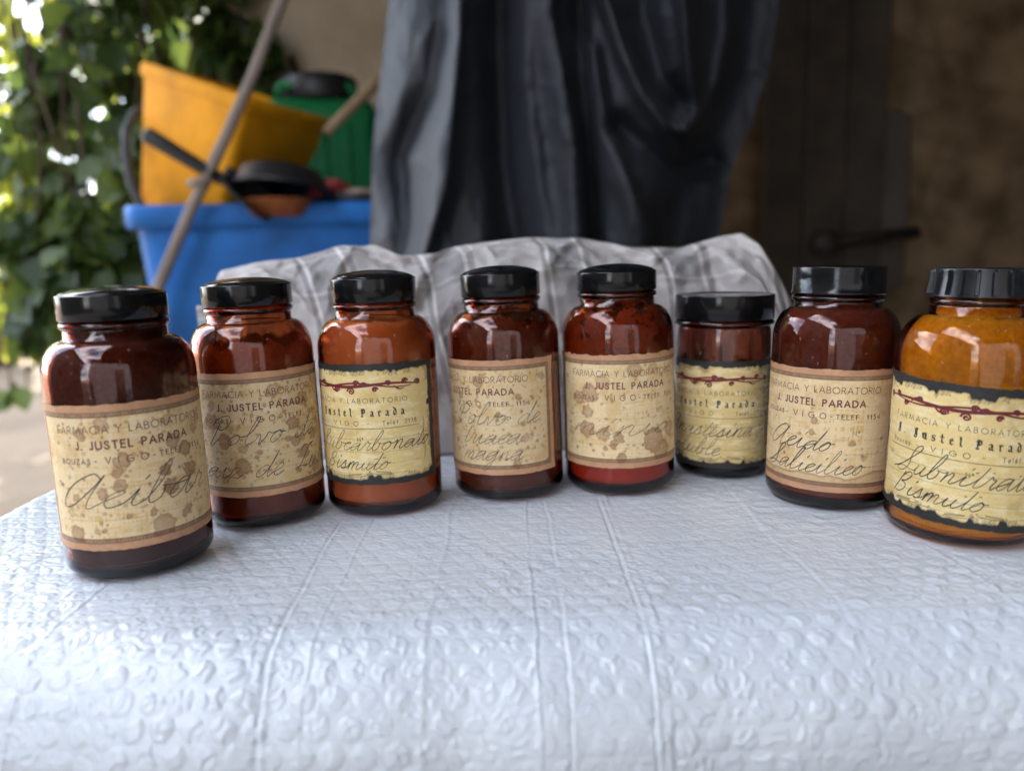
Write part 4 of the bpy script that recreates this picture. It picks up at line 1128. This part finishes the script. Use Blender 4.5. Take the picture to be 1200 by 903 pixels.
EX = [
 dict(glass=GD, powder=P_['aloe'], fill=(74, 3, 3), dust=(68, 110, D_['aloe']), dome=3.6, cap_lab='', hand=[('Acibar', -37, 19.5, 7.2, .55, 0, HW, 1.48)],
      given=((-22, 52, 3.2, .8), (-6, 40, 4.0, .9), (11, 33, 3.6, 1), (13, 24.5, 4.6, 1), (-8, 29, 3.4, .8), (16, 45, 4.6, .8), (22, 40, 4.2, .9), (4, 15, 2, .9), (-6, 14.5, 1.3, .9), (-16, 26, 2.8, .8), (24, 30, 4.5, .9), (-30, 7.5, 5, .8), (8, 7.5, 6.5, .7), (-13, 56, 4, .6), (-28, 24, 2, .7), (33, 53, 3.2, .7), (14, 55, 3.0, .6)),
      label='tall amber jar lowest in the picture, leftmost of the row, with spotted label handwritten Acibar'),
 dict(glass=GA, powder=P_['root'], fill=(80, 8, 2.4), dust=(74, 111, D_['root']), dome=3.4, hand=[('Polvo de', -32, 28, 6.0, .5, 0, HW), ('raiz de Turbit', -44, 10.5, 6.0, .5, 0, HW)],
      given=((-22, 30, 5, .9), (-14, 16, 5.5, .9), (14, 36, 5, .9), (22, 48, 5, .8), (5, 55, 4.5, .7), (-30, 40, 5.5, .8), (20, 20, 4, .9), (28, 28, 3.5, .8)), curl=.001,
      label='amber jar with the most heavily browned label, handwritten Polvo de raiz'),
 dict(glass=GA, powder=P_['white'], fill=(103, 3, 2), dome=4.2, hand=[('Subcarbonato', -27, 19, 4.5, .5, 0, HW - .06), ('Bismuto', -21, 8.5, 4.3, .5, 0, HW - .06)],
      label='amber jar full of bright orange powder with torn-edged black and cream label'),
 dict(glass=GA, powder=P_['treacle'], fill=(76, 6, 3), dust=(70, 110, D_['treacle']), dome=4.2, hand=[('Polvo de', -14, 29, 5.2, .5, 0, HW - .1), ('triaca', -10, 18, 5.2, .5, 0, HW - .1), ('magna', -10, 8.5, 5.0, .5, 0, HW - .1)],
      label='amber jar with stained label turned leftwards, handwritten triaca magna'),
 dict(glass=GA, powder=P_['minium'], fill=(76, 3, 2), dust=(70, 111, D_['minium']), dome=4.2, rag=2.2, hand=[('minio', -36, 19, 5.8, .6, .0, HW - .14, 2.1)],
      given=((-22, 43, 6.5, .75), (-30, 40, 5, .7), (-14, 50, 5, .5), (4, 56, 5, .6), (-24, 22, 6, .7), (-14, 20, 5, .6), (16, 15, 9, .8), (22, 8, 8, .8), (30, 20, 6, .6), (-8, 14.5, 3.0, .9), (-20, 10, .9, 1), (-32, 10.5, 1.0, 1), (16, 56, 4, .5)),
      label='amber jar showing red powder below a half stained label handwritten minio'),
 dict(glass=GD, powder=P_['salt'], fill=(40, 6, 3), dust=(34, 91, D_['salt']), dome=0, neck=27.0, zs1=90.5, zs0=78, torn=1.0, hand=[('Anastesina', -34, 19.5, 4.9, .55, 0, HW), ('soluble', -31, 8.0, 5.0, .5, 0, HW)],
      label='short wide amber jar with a broad flat black lid, the smallest of the row'),
 dict(glass=GD, powder=P_['salicyl'], fill=(74, 2, 2), dust=(68, 108, D_['salicyl']), dome=0, lip=True, zs1=104.5, zs0=86, water=1.0, hand=[('Acido', -29, 22, 5.4, .5, 0, HW), ('Salicilico', -29, 10, 5.0, .5, 0, HW)],
      given=((-1, 37.5, 2.4, .8), (-2, 31.5, 1.6, .8), (18, 27, 1.9, .8), (24, 20, 1.2, .8)),
      label='dark amber jar with a flat smooth black cap and a nearly clean label handwritten Acido'),
 dict(glass=GH, powder=P_['cream'], fill=(80, 3, 2), dust=(74, 107, D_['cream']), dome=0, ribs=True, floor=3.0, ctop=19.6, neck=20.4, zs1=103, zs0=84, lab_tilt=-3.2, hand=[('Subnitrato', -29, 19.5, 5.2, .5, 0, HW), ('Bismuto', -31, 8.5, 4.8, .5, 0, HW)],
      label='honey coloured jar with a ribbed black screw cap at the right edge'),
]
for a, b in zip(JARS, EX):
    make_jar({**a, **b})

# ================================================================== THINGS BEHIND, ON THE LEFT
def rrect(hx, hy, r, n=5):
    o = []
    for (sx, sy, a0) in ((1, 1, 0), (-1, 1, 90), (-1, -1, 180), (1, -1, 270)):
        for k in range(n + 1):
            a = rad(a0 + 90 * k / n); o.append((sx * (hx - r) + r * math.cos(a), sy * (hy - r) + r * math.sin(a)))
    return o

def loft(levels):
    """levels (z, hx, hy, r) -> closed-loop skin with the first and last level capped"""
    v = []; f = []; n = None
    for (z, hx, hy, r) in levels:
        ring = rrect(hx, hy, r); n = len(ring); v += [(x, y, z) for x, y in ring]
    for i in range(len(levels) - 1):
        for k in range(n):
            k2 = (k + 1) % n; f.append((i * n + k, i * n + k2, (i + 1) * n + k2, (i + 1) * n + k))
    f.append(tuple(range(n))[::-1]); f.append(tuple((len(levels) - 1) * n + k for k in range(n)))
    return v, f

def tub_parts(root, name_mat, H, hx, hy, taper, lip, wall=.005, r=.04, band=.045):
    lv = [(0, hx * taper, hy * taper, r), (H - .012, hx, hy, r), (H, hx, hy, r), (H, hx - wall, hy - wall, r), (.02, hx * taper - wall, hy * taper - wall, r)]
    v, f = loft(lv); m = MB(); m.add(v, f); m.build('shell', name_mat, root)
    m = MB()
    v, f = loft([(H - band, hx + .002, hy + .002, r), (H - band, hx + lip - .004, hy + lip - .004, r), (H - band + .004, hx + lip, hy + lip, r), (H - .004, hx + lip, hy + lip, r), (H + .003, hx + lip - .004, hy + lip - .004, r), (H + .003, hx - .003, hy - .003, r)])
    f = f[:-2]; n = len(rrect(1, 1, .1)); k0 = 5 * n
    f += [(k0 + k, k0 + (k + 1) % n, (k + 1) % n, k) for k in range(n)]
    m.add(v, f); m.build('rim', name_mat, root)

M['blue'] = simple('blue_plastic', (.016, .135, .44), .6, spec=.3, noise=.28, nscale=9, bump=.001, bscale=40)
M['yellow'] = simple('yellow_plastic', (.74, .31, .003), .62, spec=.25, noise=.18, nscale=11)
M['green'] = simple('green_plastic', (.005, .17, .05), .55, spec=.3, noise=.15, nscale=9)
M['blackp'] = simple('black_plastic', (.012, .012, .013), .45, noise=.2, nscale=20)
M['pole'] = simple('weathered_pole', (.20, .155, .125), .8, nscale=14, c2=(.28, .225, .19), bump=.0015, bscale=60)
M['tanwood'] = simple('bare_wood', (.34, .22, .12), .7, nscale=12, c2=(.42, .29, .17))

YB_ = 1.64
cl = at(137, 240, YB_); cr_ = at(452, 240, YB_ + .10)
yaw = math.atan2(.10, cr_.x - cl.x)
zr = at(290, 240, YB_ + .05).z
hx_ = .36
bin_c = Vector((cl.x, YB_, 0)) + Matrix.Rotation(yaw, 3, 'Z') @ Vector((hx_ + .016, .26, 0))
b_ = tag(empty('plastic_bin', (bin_c.x, bin_c.y, 0), (0, 0, yaw)), 'big blue plastic bin holding garden clutter beside the ivy', 'bin')
tub_parts(b_, M['blue'], zr, hx_, .25, .80, .016, .006, .06)

# yellow tub tipped inside the blue bin
def place_tub():
    H, hx, hy = .34, .165, .167
    top = at(287, 114, 1.78)
    Rm = Matrix.Rotation(rad(19), 3, 'Y') @ Matrix.Rotation(rad(7), 3, 'X') @ Matrix.Rotation(rad(65), 3, 'Z')
    corner = Rm @ Vector((-hx, -hy, H))
    o = empty('yellow_tub', top - corner)
    o.rotation_euler = Rm.to_euler()
    tag(o, 'yellow plastic tub tipped to the right inside the blue bin', 'tub')
    tub_parts(o, M['yellow'], H, hx, hy, .825, .006, .004, .018, .030)
place_tub()

# weathered pole leaning across the bin
p0 = at(182, 345, 1.60); p1 = at(336, -6, 1.68); dd = (p1 - p0)
foot = p0 + dd * (-(p0.z - .02) / dd.z); top = p1 + dd * .9
o = tag(empty('wooden_pole', foot), 'long weathered wooden pole leaning against the blue bin', 'pole')
m = MB(); q = [foot.lerp(top, t / 14) - foot for t in range(15)]
q = [a + Vector((.004 * math.sin(i * 1.7), .004 * math.cos(i * 2.1), 0)) for i, a in enumerate(q)]
m.tube(q, [.0135 - .0002 * i for i in range(15)], 14); m.build('shaft', M['pole'], o)
k_ = at(236, 214, 1.63) - foot
m = MB(); m.tube([k_ + Vector((-.022, -.004, -.002)), k_ + Vector((0, -.014, 0)), k_ + Vector((.022, -.004, .002))], .009, 10); m.build('knot', M['pole'], o)

# black hand shovel stuck in the clutter
a = at(169, 156, 1.60); c = at(262, 212, 1.64); e = at(312, 246, 1.67)
o = tag(empty('hand_shovel', c), 'black plastic hand shovel lying across the rim of the blue bin', 'shovel')
m = MB(); m.tube([a - c, a.lerp(c, .05) - c, a.lerp(c, .3) - c, a.lerp(c, .8) - c, Vector()], [.012, .0165, .0155, .0135, .012], 14); m.build('handle', M['blackp'], o)
dx = (e - c).normalized(); up = Vector((0, -.55, .83)); sd = dx.cross(up).normalized(); up = sd.cross(dx)
nu, nv = 15, 12; rows = []
for i in range(nv):
    t = i / (nv - 1); wd_ = .020 + .036 * math.sin(min(t * 1.9, 1.571)) * (1 - .25 * t)
    rows.append([dx * (t * (e - c).length * 1.25 - .01) + sd * (s_ * wd_) + up * (.022 * s_ * s_ - .010 * t) for s_ in np.linspace(-1, 1, nu)])
fr = [list(map(tuple, r_)) for r_ in rows]
P1 = np.array(fr); P2 = P1 - np.array(up) * .004
vv = np.concatenate([P1.reshape(-1, 3), P2.reshape(-1, 3)]); N = nu * nv; ff = []
for i in range(nv - 1):
    for k in range(nu - 1):
        q = (i * nu + k, i * nu + k + 1, (i + 1) * nu + k + 1, (i + 1) * nu + k); ff += [q, tuple(x + N for x in q[::-1])]
for i in range(nv - 1):
    for k in (0, nu - 1): ff.append((i * nu + k, (i + 1) * nu + k, (i + 1) * nu + k + N, i * nu + k + N))
for k in range(nu - 1):
    for i in (0, nv - 1): ff.append((i * nu + k, i * nu + k + 1, i * nu + k + 1 + N, i * nu + k + N))
m = MB(); m.add(vv, ff); m.build('blade', M['blackp'], o)

# old frying pan among the clutter
pc = at(330, 226, 1.70)
o = tag(empty('frying_pan', pc, (rad(-12), rad(4), 0)), 'dark old frying pan lying upside down in the blue bin under the yellow tub', 'pan')
v, f = lathe([(0, .052), (.055, .050), (.085, .042), (.104, .006), (.110, 0), (.106, -.004), (.099, .004), (.082, .036), (0, .044)], 48)
m = MB(); m.add(v, f); m.build('bowl', M['blackp'], o)
m = MB(); m.tube([(.10, .03, .004), (.17, .05, .012), (.24, .07, .016)], [.010, .012, .010], 10); m.build('handle', M['blackp'], o)
rp = at(318, 236, 1.66)
M['rust'] = simple('terracotta_clay', (.30, .085, .02), .8, noise=.2, nscale=30)
o = tag(empty('clay_saucer', rp + Vector((0, .04, -.03))), 'terracotta saucer under the frying pan at the rim of the blue bin', 'saucer')
v, f = lathe([(0, 0), (.05, 0), (.075, .032), (.08, .036), (.071, .036), (.048, .008), (0, .008)], 40)
m = MB(); m.add(v, f); m.build('dish', M['rust'], o)

# red and pale rags at the right of the bin
def rag(name, c, r, mat, lab, seed):
    n = 40; th = np.linspace(0, 2 * np.pi, n); ph = np.linspace(0.02, np.pi - .02, 24)
    TH, PH = np.meshgrid(th, ph)
    k = 1 + .7 * (fbm(np.cos(TH) * np.sin(PH) * 2.5 + 9, np.cos(PH) * 2.5 + np.sin(TH) * np.sin(PH) * 2 + 9, seed, 3) - .5)
    P = np.stack([r[0] * k * np.sin(PH) * np.cos(TH), r[1] * k * np.sin(PH) * np.sin(TH), r[2] * k * np.cos(PH)], -1)
    P[:, -1] = P[:, 0]
    o = grid_obj(name, P, mat); o.location = c; tag(o, lab, 'rag')
rag('rag', at(386, 226, 1.80), (.050, .05, .028), simple('red_cloth', (.26, .03, .03), .9, noise=.3, nscale=25), 'crumpled dark red rag on top of the blue bin', 4)
rag('rag', at(420, 232, 1.80), (.05, .05, .022), simple('beige_cloth', (.42, .30, .22), .9, noise=.2, nscale=25), 'crumpled beige rag on top of the blue bin beside the tarpaulin', 7)

# green jerrycan with a black lid
jc = at(378, 178, 2.12)
o = tag(empty('jerrycan', (jc.x, 2.14, jc.z - .23), (0, 0, rad(12))), 'green plastic jerrycan with black lid standing behind the yellow tub', 'jerrycan')
v, f = loft([(0, .135, .09, .03), (.01, .145, .10, .035), (.32, .145, .10, .04), (.350, .13, .085, .04), (.358, .10, .06, .03)])
m = MB(); m.add(v, f); m.build('body', M['green'], o)
m = MB(); m.tube([(-.11, -.05, .34), (-.10, -.06, .385), (-.02, -.06, .395), (.07, -.06, .39), (.11, -.05, .34)], .013, 10); m.build('handle', M['green'], o)
m = MB(); v, f = lathe([(0, .355), (.095, .355), (.098, .36), (.098, .41), (.090, .418), (0, .420)], 40); m.add(v, f); m.build('lid', M['blackp'], o)
m = MB()
for k in range(3): m.box((-.06 + .06 * k, -.104, .17), (.018, .012, .24))
m.build('ribs', M['green'], o, False, .004)
s0 = at(404, 134, 1.93); s1 = at(447, 92, 1.98)
o = tag(empty('wooden_stick', s0), 'short bare wooden stick poking out beside the tarpaulin', 'stick')
m = MB(); m.tube([(s0 - s1) * .5, Vector(), (s1 - s0) * .6, (s1 - s0) * 1.3], [.012, .013, .0135, .014], 10); m.build('shaft', M['tanwood'], o)
# dark hose hanging beside the bin
hp = [at(*q) for q in ((170, 127, 2.0), (157, 133, 1.97), (148, 152, 1.95), (147, 180, 1.93), (153, 212, 1.92), (165, 240, 1.92), (185, 290, 1.95))]
o = tag(empty('garden_hose', hp[-1]), 'dark grey garden hose looping out of the blue bin beside the yellow tub', 'hose')
m = MB(); q = []
for i in range(len(hp) - 1):
    for t in range(5): q.append(hp[i].lerp(hp[i + 1], t / 5) - hp[-1])
q.append(Vector())
m.tube(q, .0105, 10); m.build('pipe', simple('grey_rubber', (.045, .048, .055), .6, noise=.2, nscale=30), o)

# ------------------------------------------------------------------ ivy and trees
def leaf_mat(name, c1, c2, tr=.35):
    m, n, b = mat_new(name)
    oi = n.nodes.new('ShaderNodeAttribute'); oi.attribute_name = 'paint'
    mx_ = n.nodes.new('ShaderNodeMix'); mx_.data_type = 'RGBA'; mx_.inputs[6].default_value = (*c1, 1); mx_.inputs[7].default_value = (*c2, 1)
    n.links.new(oi.outputs['Fac'], mx_.inputs[0])
    b.inputs['Roughness'].default_value = .45
    n.links.new(mx_.outputs[2], b.inputs['Base Color'])
    t = n.nodes.new('ShaderNodeBsdfTranslucent')
    hs_ = n.nodes.new('ShaderNodeHueSaturation'); hs_.inputs['Value'].default_value = 2.0; hs_.inputs['Hue'].default_value = .47
    n.links.new(mx_.outputs[2], hs_.inputs['Color']); n.links.new(hs_.outputs[0], t.inputs['Color'])
    s = n.nodes.new('ShaderNodeMixShader'); s.inputs[0].default_value = tr
    n.links.new(b.outputs[0], s.inputs[1]); n.links.new(t.outputs[0], s.inputs[2]); n.links.new(s.outputs[0], n.nodes['Material Output'].inputs[0])
    return m
M['ivy'] = leaf_mat('ivy_leaf', (.026, .060, .017), (.10, .16, .032))
M['vine'] = leaf_mat('vine_leaf', (.09, .14, .016), (.24, .28, .034), .55)
M['bark'] = simple('bark', (.07, .05, .035), .9, nscale=12, c2=(.12, .09, .065), bump=.006, bscale=30)

LEAF = [(0, 0, 0), (.34, .12, .05), (.50, .42, .06), (.26, .74, .03), (0, 1.0, -.08), (-.26, .74, .03), (-.50, .42, .06), (-.34, .12, .05), (0, .45, -.03)]
LF = [(0, 1, 2, 8), (8, 2, 3, 4), (8, 4, 5, 6), (0, 8, 6, 7)]
def leaves(name, pts, size, mat, parent, seed, bias=Vector((0, -.5, .6)), spread=1.0):
    rng = random.Random(seed)
    n = len(pts); V = np.zeros((n, 9, 3)); C = np.zeros((n, 9, 3)); B = np.array(LEAF)
    for i, p in enumerate(pts):
        nrm = (bias + Vector((rng.gauss(0, 1), rng.gauss(0, 1), rng.gauss(0, .7))) * spread).normalized()
        dn = Vector((rng.gauss(0, .6), rng.gauss(0, .4), -1)); yv = (dn - nrm * dn.dot(nrm)).normalized(); xv = yv.cross(nrm)
        s = size * rng.uniform(.55, 1.35)
        V[i] = np.array(p) + s * (B[:, :1] * np.array(xv) * rng.uniform(.75, 1.0) + B[:, 1:2] * np.array(yv) + B[:, 2:] * np.array(nrm) * rng.uniform(.3, 2))
        C[i] = rng.random() ** 1.3
    F = (np.array(LF)[None] + (np.arange(n) * 9)[:, None, None]).reshape(-1, 4)
    return mesh_obj(name, V.reshape(-1, 3), F.tolist(), mat, parent, True, colors=C.reshape(-1, 3))

def plant(name, lab, cat, base, clumps, size, mat, seed, group=None, stems=True, bias=Vector((0, -.5, .6)), trunk=None, hang=None):
    """clumps: (centre, radii, number of leaves); every clump hangs from a stem that reaches the ground or the trunk"""
    rng = random.Random(seed)
    root = tag(empty(name, base), lab, cat, group); b = Vector(base); pts = []; st = MB()
    if trunk:
        r0, pts_t = trunk
        st.tube([Vector(q) - b for q in pts_t], [r0 * (1 - .6 * i / (len(pts_t) - 1)) for i in range(len(pts_t))], 12)
    for (c, r, n) in clumps:
        c = Vector(c)
        sub = [(c + Vector((rng.uniform(-1, 1) * r[0], rng.uniform(-1, 1) * r[1], rng.uniform(-1, 1) * r[2])), rng.uniform(.25, .55)) for _ in range(max(3, n // 60))]
        for k in range(n):
            sc_, f_ = rng.choice(sub)
            d = Vector((rng.gauss(0, 1), rng.gauss(0, 1), rng.gauss(0, 1))); d = d.normalized() * (rng.random() ** .5)
            pts.append(sc_ + Vector((d.x * r[0], d.y * r[1], d.z * r[2])) * f_ - b)
        if stems:
            if trunk:
                a = Vector(trunk[1][-2]).lerp(Vector(trunk[1][-1]), rng.random()) - b
            elif hang: a = Vector((c.x + rng.uniform(-.1, .1), c.y + .05, max(hang, c.z + .3))) - b
            else: a = Vector((rng.uniform(-.1, .1), rng.uniform(-.05, .05), 0))
            for (sc_, f_) in sub[:7]:
                e_ = sc_ - b; mid = a.lerp(e_, .55) + Vector((rng.uniform(-.1, .1), rng.uniform(-.1, .1), .12))
                st.tube([a, a.lerp(mid, .5) + Vector((0, 0, .03)), mid, e_], [.016, .012, .008, .004] if not hang else [.006, .005, .004, .003], 6)
    leaves('foliage', pts, size, mat, root, seed, bias)
    if st.v: st.build('trunk' if trunk else 'stems', M['bark'], root)
    return root

G_ = lambda px, py, Y: tuple(at(px, py, Y))
plant('ivy', 'dark dense ivy climbing up behind the yellow tub', 'ivy', (-1.12, 2.55, 0),
      [(G_(150, 60, 2.5), (.30, .22, .40), 520), (G_(195, 25, 2.55), (.30, .18, .35), 460), (G_(120, 190, 2.45), (.24, .20, .36), 520), (G_(130, 320, 2.45), (.20, .2, .26), 330), (G_(245, 30, 2.62), (.16, .10, .26), 260), (G_(235, 100, 2.66), (.25, .08, .35), 260), (G_(160, -70, 2.5), (.4, .3, .3), 300), (G_(330, 90, 2.68), (.16, .05, .10), 60)],
      .085, M['ivy'], 5)
plant('ivy', 'loose sunlit vine hanging at the left edge of the photo', 'ivy', (-1.62, 2.75, 2.6),
      [(G_(15, 195, 2.7), (.26, .24, .30), 180), (G_(60, 250, 2.6), (.24, .22, .34), 360), (G_(20, 290, 2.6), (.28, .24, .16), 300), (G_(85, 120, 2.8), (.22, .2, .34), 110), (G_(70, 330, 2.5), (.16, .16, .14), 120), (G_(10, 50, 2.8), (.3, .22, .26), 105), (G_(75, 20, 2.9), (.26, .22, .22), 90), (G_(-60, 150, 2.8), (.35, .3, .6), 420)],
      .075, M['vine'], 8, hang=2.6, bias=Vector((-.2, .1, .8)))
plant('ivy', 'thin trailing ivy strand hanging low over the sandy ground', 'ivy', (-1.30, 2.42, 1.6),
      [(G_(105, 350, 2.35), (.10, .08, .12), 60), (G_(60, 395, 2.35), (.14, .08, .05), 30), (G_(110, 280, 2.35), (.14, .1, .2), 110), (G_(30, 440, 2.4), (.06, .05, .05), 7)],
      .070, M['ivy'], 13, hang=1.6)
for i, (x, y, h, lab, s) in enumerate(((-2.6, 6.9, 2.4, 'bushy green tree far behind the hanging vine', 21), (-6.4, 7.4, 2.4, 'taller green tree far off to the left behind the hanging vine', 22), (-2.1, 7.9, 2.6, 'dark green tree beyond the bin near the garden wall', 23))):
    plant('garden_tree', lab, 'tree', (x, y, 0), [((x, y, h), (1.0, .8, .9), 700), ((x - .7, y, h - .5), (.8, .7, .6), 400), ((x + .7, y + .2, h - .4), (.8, .7, .6), 400)], .16, M['ivy'] if i != 1 else M['vine'], s, 'trees beyond the vines',
          trunk=(.10, [(x, y, 0), (x + .05, y, .6), (x - .04, y, 1.2), (x, y, h)]))

# unseen house added on the left to narrow the sky the jars reflect
nh = tag(empty('sky_block_house', (-3.6, -2.2, 0)), 'added unseen house blocking the sky along the left side of the yard', 'house')
m = MB(); m.box((-1.6, 0, 2.3), (3.2, 6.0, 4.6)); m.build('wall', M['plaster'], nh, False)
m = MB(); m.add([(.3, -3.2, 4.55), (.3, 3.2, 4.55), (-1.6, 3.2, 5.9), (-1.6, -3.2, 5.9), (-3.5, -3.2, 4.55), (-3.5, 3.2, 4.55), (.3, -3.2, 4.4), (.3, 3.2, 4.4), (-3.5, -3.2, 4.4), (-3.5, 3.2, 4.4)],
      [(0, 1, 2, 3), (3, 2, 5, 4), (0, 6, 7, 1), (4, 5, 9, 8), (1, 7, 9, 5, 2), (0, 3, 4, 8, 6), (6, 8, 9, 7)])
m.build('roof', M['tile'], nh, False)
for y in (-1.6, 1.2):
    f = MB(); f.box((.02, y, 2.0), (.04, 1.0, 1.3)); fo = f.build('window', M['old_wood'], nh, False)
    f = MB(); f.box((.045, y, 2.0), (.012, .88, 1.18)); f.build('pane', bpy.data.materials['window_glass'], fo, False)
# big tree added to shade the ground on the left, crown mostly out of view
x, y, h = -4.7, 7.0, 4.4
plant('added_shade_tree', 'large added tree, mostly out of view, shading the sandy ground on the left', 'tree', (x, y, 0),
      [((x, y, h), (1.3, 1.2, .8), 900), ((x + 1.1, y - .6, h - .4), (1.1, 1.1, .6), 600), ((x - .9, y, h - .3), (1.0, 1.0, .7), 400)], .26, M['ivy'], 41,
      trunk=(.16, [(x, y, 0), (x + .06, y, 1.2), (x - .05, y, 2.4), (x, y, h)]))
